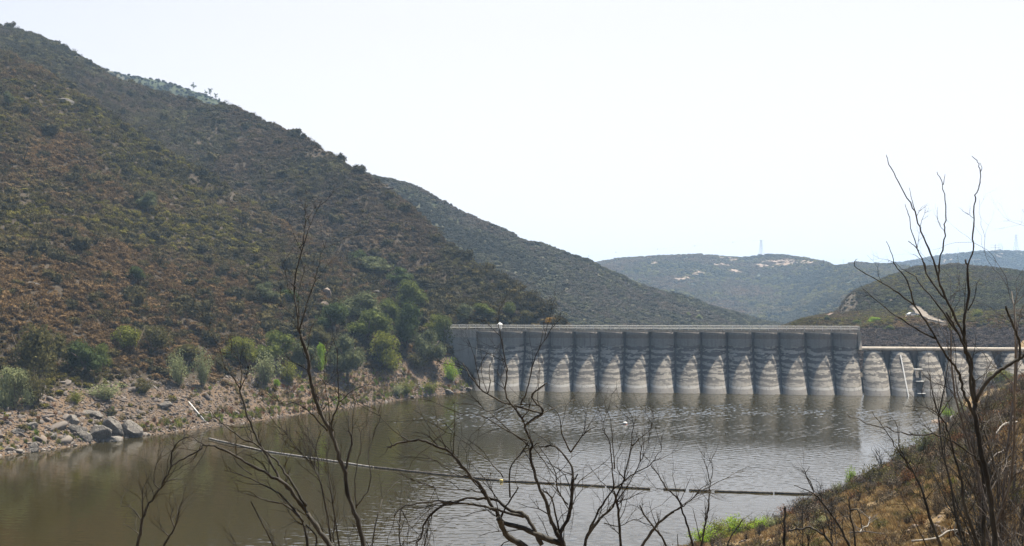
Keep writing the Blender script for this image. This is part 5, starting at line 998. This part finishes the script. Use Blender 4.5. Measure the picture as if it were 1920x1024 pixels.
dead_tree('bare_sapling', 'upright bare sapling at the left edge of the green bush row', 'dead tree', 14.0, [((5, 3), ZD((1205, 1060), (1225, 920), (1245, 830), (1260, 730))), ((3, 1), ZD((1260, 730), (1270, 600), (1285, 500), (1268, 425))), ((2.5, .8), ZD((1266, 590), (1240, 480), (1212, 408))), ((3, 1.2), ZD((1200, 990), (1180, 900), (1150, 770))), ((2.5, 1), ZD((1235, 850), (1232, 700)))], 19, .9, (.15, .5), 1.4)
dead_tree('bare_stick', 'single short bare stick poking up between the crossed branches and the sapling', 'stick', 14.0, [((3, 1.5), ZD((1052, 1060), (1048, 1000), (1047, 940)))], 20, 0)
# right foreground
dead_tree('burnt_tree', 'largest burnt tree at the right, its forked crown standing against the sky', 'dead tree', 13.0, [
 ((12, 9), ZF((822, 1060), (805, 900), (775, 680), (745, 550), (722, 420), (716, 320))), ((8, 4.5), ZF((716, 325), (705, 230), (690, 130), (672, 60)) + ZE((700, 1000), (620, 820), (570, 700))), ((5, 1.2), ZE((570, 700), (540, 590), (490, 470), (450, 360), (400, 260), (340, 150), (300, 60), (290, 25))),
 ((2.5, .8), ZE((447, 348), (430, 280), (410, 205))), ((4.5, 1), ZE((605, 800), (520, 690), (470, 560), (430, 450), (405, 340), (390, 290))), ((2.5, 1.5), ZE((462, 540), (435, 510), (408, 490))), ((4.5, 1.5), ZE((665, 970), (540, 800), (480, 730), (430, 670), (370, 640))), ((2.5, .8), ZE((500, 640), (490, 600), (430, 560))),
 ((4.5, 1.2), ZE((568, 690), (575, 600), (600, 480), (600, 400), (608, 300), (590, 180), (560, 120))), ((2, .7), ZE((592, 190), (604, 132))), ((7, 4), ZF((668, 60),) + ZE((705, 985), (705, 900), (725, 800), (722, 640), (710, 590))), ((4, 1.4), ZE((722, 625), (750, 540), (750, 450), (760, 300), (770, 230), (790, 180), (790, 120), (775, 70), (745, 35))),
 ((2, .8), ZE((790, 125), (799, 100), (788, 72))), ((3, 1), ZE((725, 860), (760, 790), (770, 720), (795, 690))), ((7, 4), ZF((718, 378), (680, 310), (650, 235)) + ZF((640, 170), (600, 110), (560, 50)) + ZE((520, 950), (440, 830))),
 ((4, 1.3), ZE((440, 832), (330, 750), (210, 680), (120, 620), (135, 585))), ((4, 1.2), ZE((442, 835), (400, 700), (340, 620), (320, 560), (288, 488))), ((4.5, 1.2), ZE((555, 1010), (400, 930), (280, 840), (165, 745))),
 ((9, 6), ZF((720, 305), (760, 220), (820, 160), (870, 125), (930, 92), (958, 70), (990, 30))), ((5, 4), ZF((935, 95), (940, 20)) + ZE((985, 990), (950, 900), (925, 838))), ((5, 1.6), ZF((742, 600), (680, 550), (600, 500), (530, 470), (400, 465), (330, 455), (250, 430), (150, 400), (75, 365))),
 ((7, 4), ZF((716, 330), (690, 200), (700, 110), (660, 20)) + ZE((655, 950), (610, 870))), ((3, 1.5), ZF((400, 465), (385, 452)))], 21, .16, (.2, .6), 1.0, slope=.25)
dead_tree('burnt_tree', 'slim dark second trunk beside the largest burnt tree', 'dead tree', 14.2, [((9, 6), ZF((755, 1060), (760, 800), (750, 640), (735, 520), (720, 430)))], 22, .4, (.2, .6))
dead_tree('burnt_tree', 'slender burnt tree left of the largest one, crossing its long horizontal branch', 'dead tree', 12.5, [((9, 5), ZF((745, 1060), (690, 900), (655, 780), (650, 700), (610, 560))), ((4.5, 1.6), ZF((610, 560), (575, 440), (530, 350), (500, 240), (480, 150))), ((3, 1), ZF((610, 560), (580, 520), (560, 440), (550, 380))),
 ((3, 1), ZF((650, 700), (600, 640), (540, 600), (515, 540))), ((3, 1), ZF((545, 380), (500, 340), (430, 330), (370, 325))), ((3, 1), ZF((700, 930), (640, 860), (590, 780), (560, 720)))], 23, .5, (.2, .5), 1.0)
dead_tree('burnt_tree', 'thin twin-stemmed burnt tree on the dry bank over the brown brush', 'dead tree', 13.5, [((7, 4), ZF((555, 1060), (490, 880), (440, 720), (380, 620))), ((4, 1.2), ZF((380, 620), (330, 540), (270, 450), (200, 350))), ((3.5, 1), ZF((440, 720), (400, 640), (340, 540), (330, 430), (300, 380))), ((4, 1.2), ZF((490, 1060), (440, 960), (390, 850), (350, 790))), ((3, 1), ZF((400, 650), (340, 600), (270, 590)))], 24, .7, (.2, .55), 1.2)
dead_tree('burnt_sapling', 'leaning bare sapling right of the stump post on the open grass', 'dead tree', 16.0, [((6, 4), ZG((1065, 800), (1040, 740), (980, 630), (890, 510))), ((4, 1.4), ZG((890, 510), (840, 480), (770, 455))), ((3, 1), ZG((870, 490), (850, 430), (800, 365))), ((3, 1), ZG((865, 480), (830, 400), (850, 360)))], 25, 1.2, (.15, .5), .9)
dead_tree('stump_post', 'short charred stump post standing alone on the dry bank', 'stump', 22.0, [((5.5, 5), ZG((722, 800), (722, 700), (724, 620), (727, 560)))], 26, 0)
dead_tree('burnt_sapling', 'low dark branch leaning left at the foot of the stump post', 'dead tree', 20.0, [((6, 3.5), ZG((970, 800), (955, 750), (900, 690), (830, 665), (740, 680))), ((4, 2), ZG((850, 790), (835, 700))), ((4, 2), ZG((930, 720), (905, 645)))], 27, .6, (.15, .5))
dead_tree('burnt_sapling', 'thin branched stem between the stump and the brown brush', 'dead tree', 18.0, [((5, 2.5), ZG((1080, 800), (1070, 690), (1050, 600), (1045, 510))), ((4, 2), ZG((1052, 578), (1090, 580), (1105, 640), (1110, 680)))], 28, .8, (.2, .6))
dead_tree('bare_sapling', 'small bare stick leaning right among the green bush row', 'dead tree', 18.0, [((4, 2), ZG((425, 800), (450, 720), (490, 660), (520, 618)))], 29, .3, (.15, .4))
# bleached fallen limbs on the bank
def limb(label, D0, D1, pts, w, mat='bark_pale', cat='fallen branch'):
    n = len(pts); q = smooth_path(pts, 4); V = []
    for i, (x, y) in enumerate(q): g = P(x, y, D0 + (D1 - D0) * i / (len(q) - 1)); V.append(g)
    o0 = V[0].copy(); mb = MB().tube([v - o0 for v in V], [w / 2 / F * D0 * (1 - .5 * i / len(V)) for i in range(len(V))], 6); r = empty('fallen_branch', o0, 0, label, cat, 'bleached branches on the near right bank'); mb.build('limb', M[mat], r, True)
    tm = MB(); rr = random.Random(int(w * 10 + D0))
    for k in range(4): i = rr.randint(2, len(V) - 2); tm.tube([V[i] - o0, V[i] - o0 + Vector((rr.uniform(-.5, .5), rr.uniform(-.3, .3), rr.uniform(.1, .6)))], [w / 4 / F * D0, .01], 4)
    tm.build('side_twigs', M[mat], r)
limb('long bleached branch lying along the bottom of the dry bank', 34, 36, ZF((400, 1000), (520, 985), (580, 950), (640, 945), (690, 970), (730, 985)), 4.5)
limb('curved bleached branch arching over the brush at the right edge', 40, 44, ZH((730, 210), (760, 160), (800, 130), (860, 125), (880, 118)), 4.0)
limb('grey forked branch in the dark brush right of the largest burnt tree', 30, 32, ZH((670, 430), (720, 360), (780, 330), (830, 270)), 4.0, 'bark_grey')
limb('white snag standing up at the water by the dark rock', 225, 226, ZF((590, 430), (598, 405), (592, 385), (606, 370)), 5)
limb('pale broken limb by the pointed twigs left of the brown brush', 46, 47, ZG((1100, 690), (1115, 665), (1140, 655), (1150, 610)), 3.5)
limb('thin grey branch lying flat across the open dry grass', 52, 50, ZG((1050, 690), (1130, 685), (1220, 698)), 2.5, 'bark_grey')
# tangled burnt scrub filling the right edge
def burnt_shrub(px, D, ytop, stems, seed, label, spread=.55, mat='bark', twigs=2):
    X0 = (px - CX) / F * D; z0 = gz(X0, D); H = P(px, ytop, D).z - z0; r = random.Random(seed); root = empty('burnt_shrub', (X0, D, z0), 0, label, 'burnt shrub', 'burnt scrub at the right edge'); tm = MB()
    for k in range(stems):
        a = r.uniform(0, 6.28); sp = r.uniform(.15, 1) * spread; n = 9; d = Vector((math.cos(a) * sp, math.sin(a) * sp, 1)).normalized(); pts = [Vector((r.gauss(0, .06), r.gauss(0, .06), -.15))]; l = H * r.uniform(.5, .98)
        for i in range(n): d = (d + Vector((r.gauss(0, .13), r.gauss(0, .13), .05))).normalized(); pts.append(pts[-1] + d * l / n)
        r0 = .010 * H / 3 + .008; rad = [r0 * (1 - .8 * i / n) + .003 for i in range(n + 1)]; MB().tube(pts, rad, 5).build('stem', M[mat], root, True)
        for j in range(min(16, int(7 + H * 2))):
            i = r.randint(2, n); t = (pts[i] - pts[i - 1]).normalized(); ax = Vector((r.gauss(0, 1), r.gauss(0, 1), r.gauss(0, 1))).normalized(); nd = (t + t.cross(ax).normalized() * r.uniform(.4, .9) + Vector((0, 0, .2))).normalized()
            twig_rec(tm, r, pts[i].copy(), nd, H * r.uniform(.12, .28), max(.0035 * D / 12, rad[i] * .55), twigs, 1)
    o = tm.build('twigs', M[mat], root); o['kind'] = 'stuff'; return root
SHB = [(1905, 15, 480, 5, 'tallest burnt shrub at the right edge, twigs reaching above the distant ridge'), (1875, 17, 540, 4, 'tall burnt shrub just left of the tallest one at the right edge'), (1850, 24, 600, 3, 'burnt shrub behind the big curved limb, level with the cliff hill'),
       (1935, 13, 600, 6, 'burnt shrub cut by the right frame edge below the tallest'), (1890, 30, 660, 4, 'burnt shrub in front of the last spillway arches'), (1840, 40, 735, 3, 'burnt shrub right behind the fork of the largest burnt tree'), (1900, 45, 740, 7, 'grey tangled shrub at the right edge level with the waterline'),
       (1800, 60, 800, 3, 'burnt shrub on the crest below the lime bush'), (1865, 50, 800, 7, 'tangled shrub right of the largest trunk at mid height'), (1760, 75, 845, 3, 'burnt shrub on the bank crest under the long horizontal branch'), (1915, 34, 850, 6, 'tangled shrub at the right edge above the yellow-green bush'),
       (1885, 22, 905, 5, 'low twiggy shrub at the bottom right corner'), (1690, 95, 860, 2, 'thin grey burnt shrub over the left part of the brown brush'), (1655, 105, 815, 2, 'thin upright burnt stems rising from the brush against the water'), (1830, 80, 770, 3, 'burnt shrub behind the largest trunk close to the cove')]
for k, (x, D, yt, st, lb) in enumerate(SHB): burnt_shrub(x, D, yt, st, 300 + k, lb, .24, 'bark' if k % 3 else 'bark_grey', 2 if D < 40 else 1)
# thin burnt saplings between the foreground trees
THIN = [(460, 15, 985, 4, 'wisp of bare twigs at the bottom below the leaning burnt tree'), (660, 14, 800, 4, 'thin bare stems rising right of the tall slender burnt tree'), (705, 13, 860, 4, 'thin bare stems left of the arching branch'), (1500, 40, 880, 3, 'thin bare shrub at the edge of the bank left of the boom end'),
        (1560, 60, 880, 3, 'little bare shrub where the boom meets the bank'), (1130, 12, 960, 4, 'low tangle of twigs at the bottom between the two twiggy trees')]
for k, (x, D, yt, st, lb) in enumerate(THIN): burnt_shrub(x, D, yt, st, 340 + k, lb, .3)
# ------------------------------------------------------------------ haze
N = NM('haze_air'); v = N.n('ShaderNodeVolumePrincipled'); N.i(v, 'Color', (0.52, 0.74, 1.0, 1)); N.i(v, 'Density', 0.00014); N.i(v, 'Anisotropy', 0.1)
N.t.links.new(v.outputs[0], N.out.inputs['Volume'])
o = MB().box(-9500, 9500, -400, 9400, -10, 270).build('haze', N.m); tag(o, kind='stuff', label='thin pale haze in the air over the valley', cat='haze')
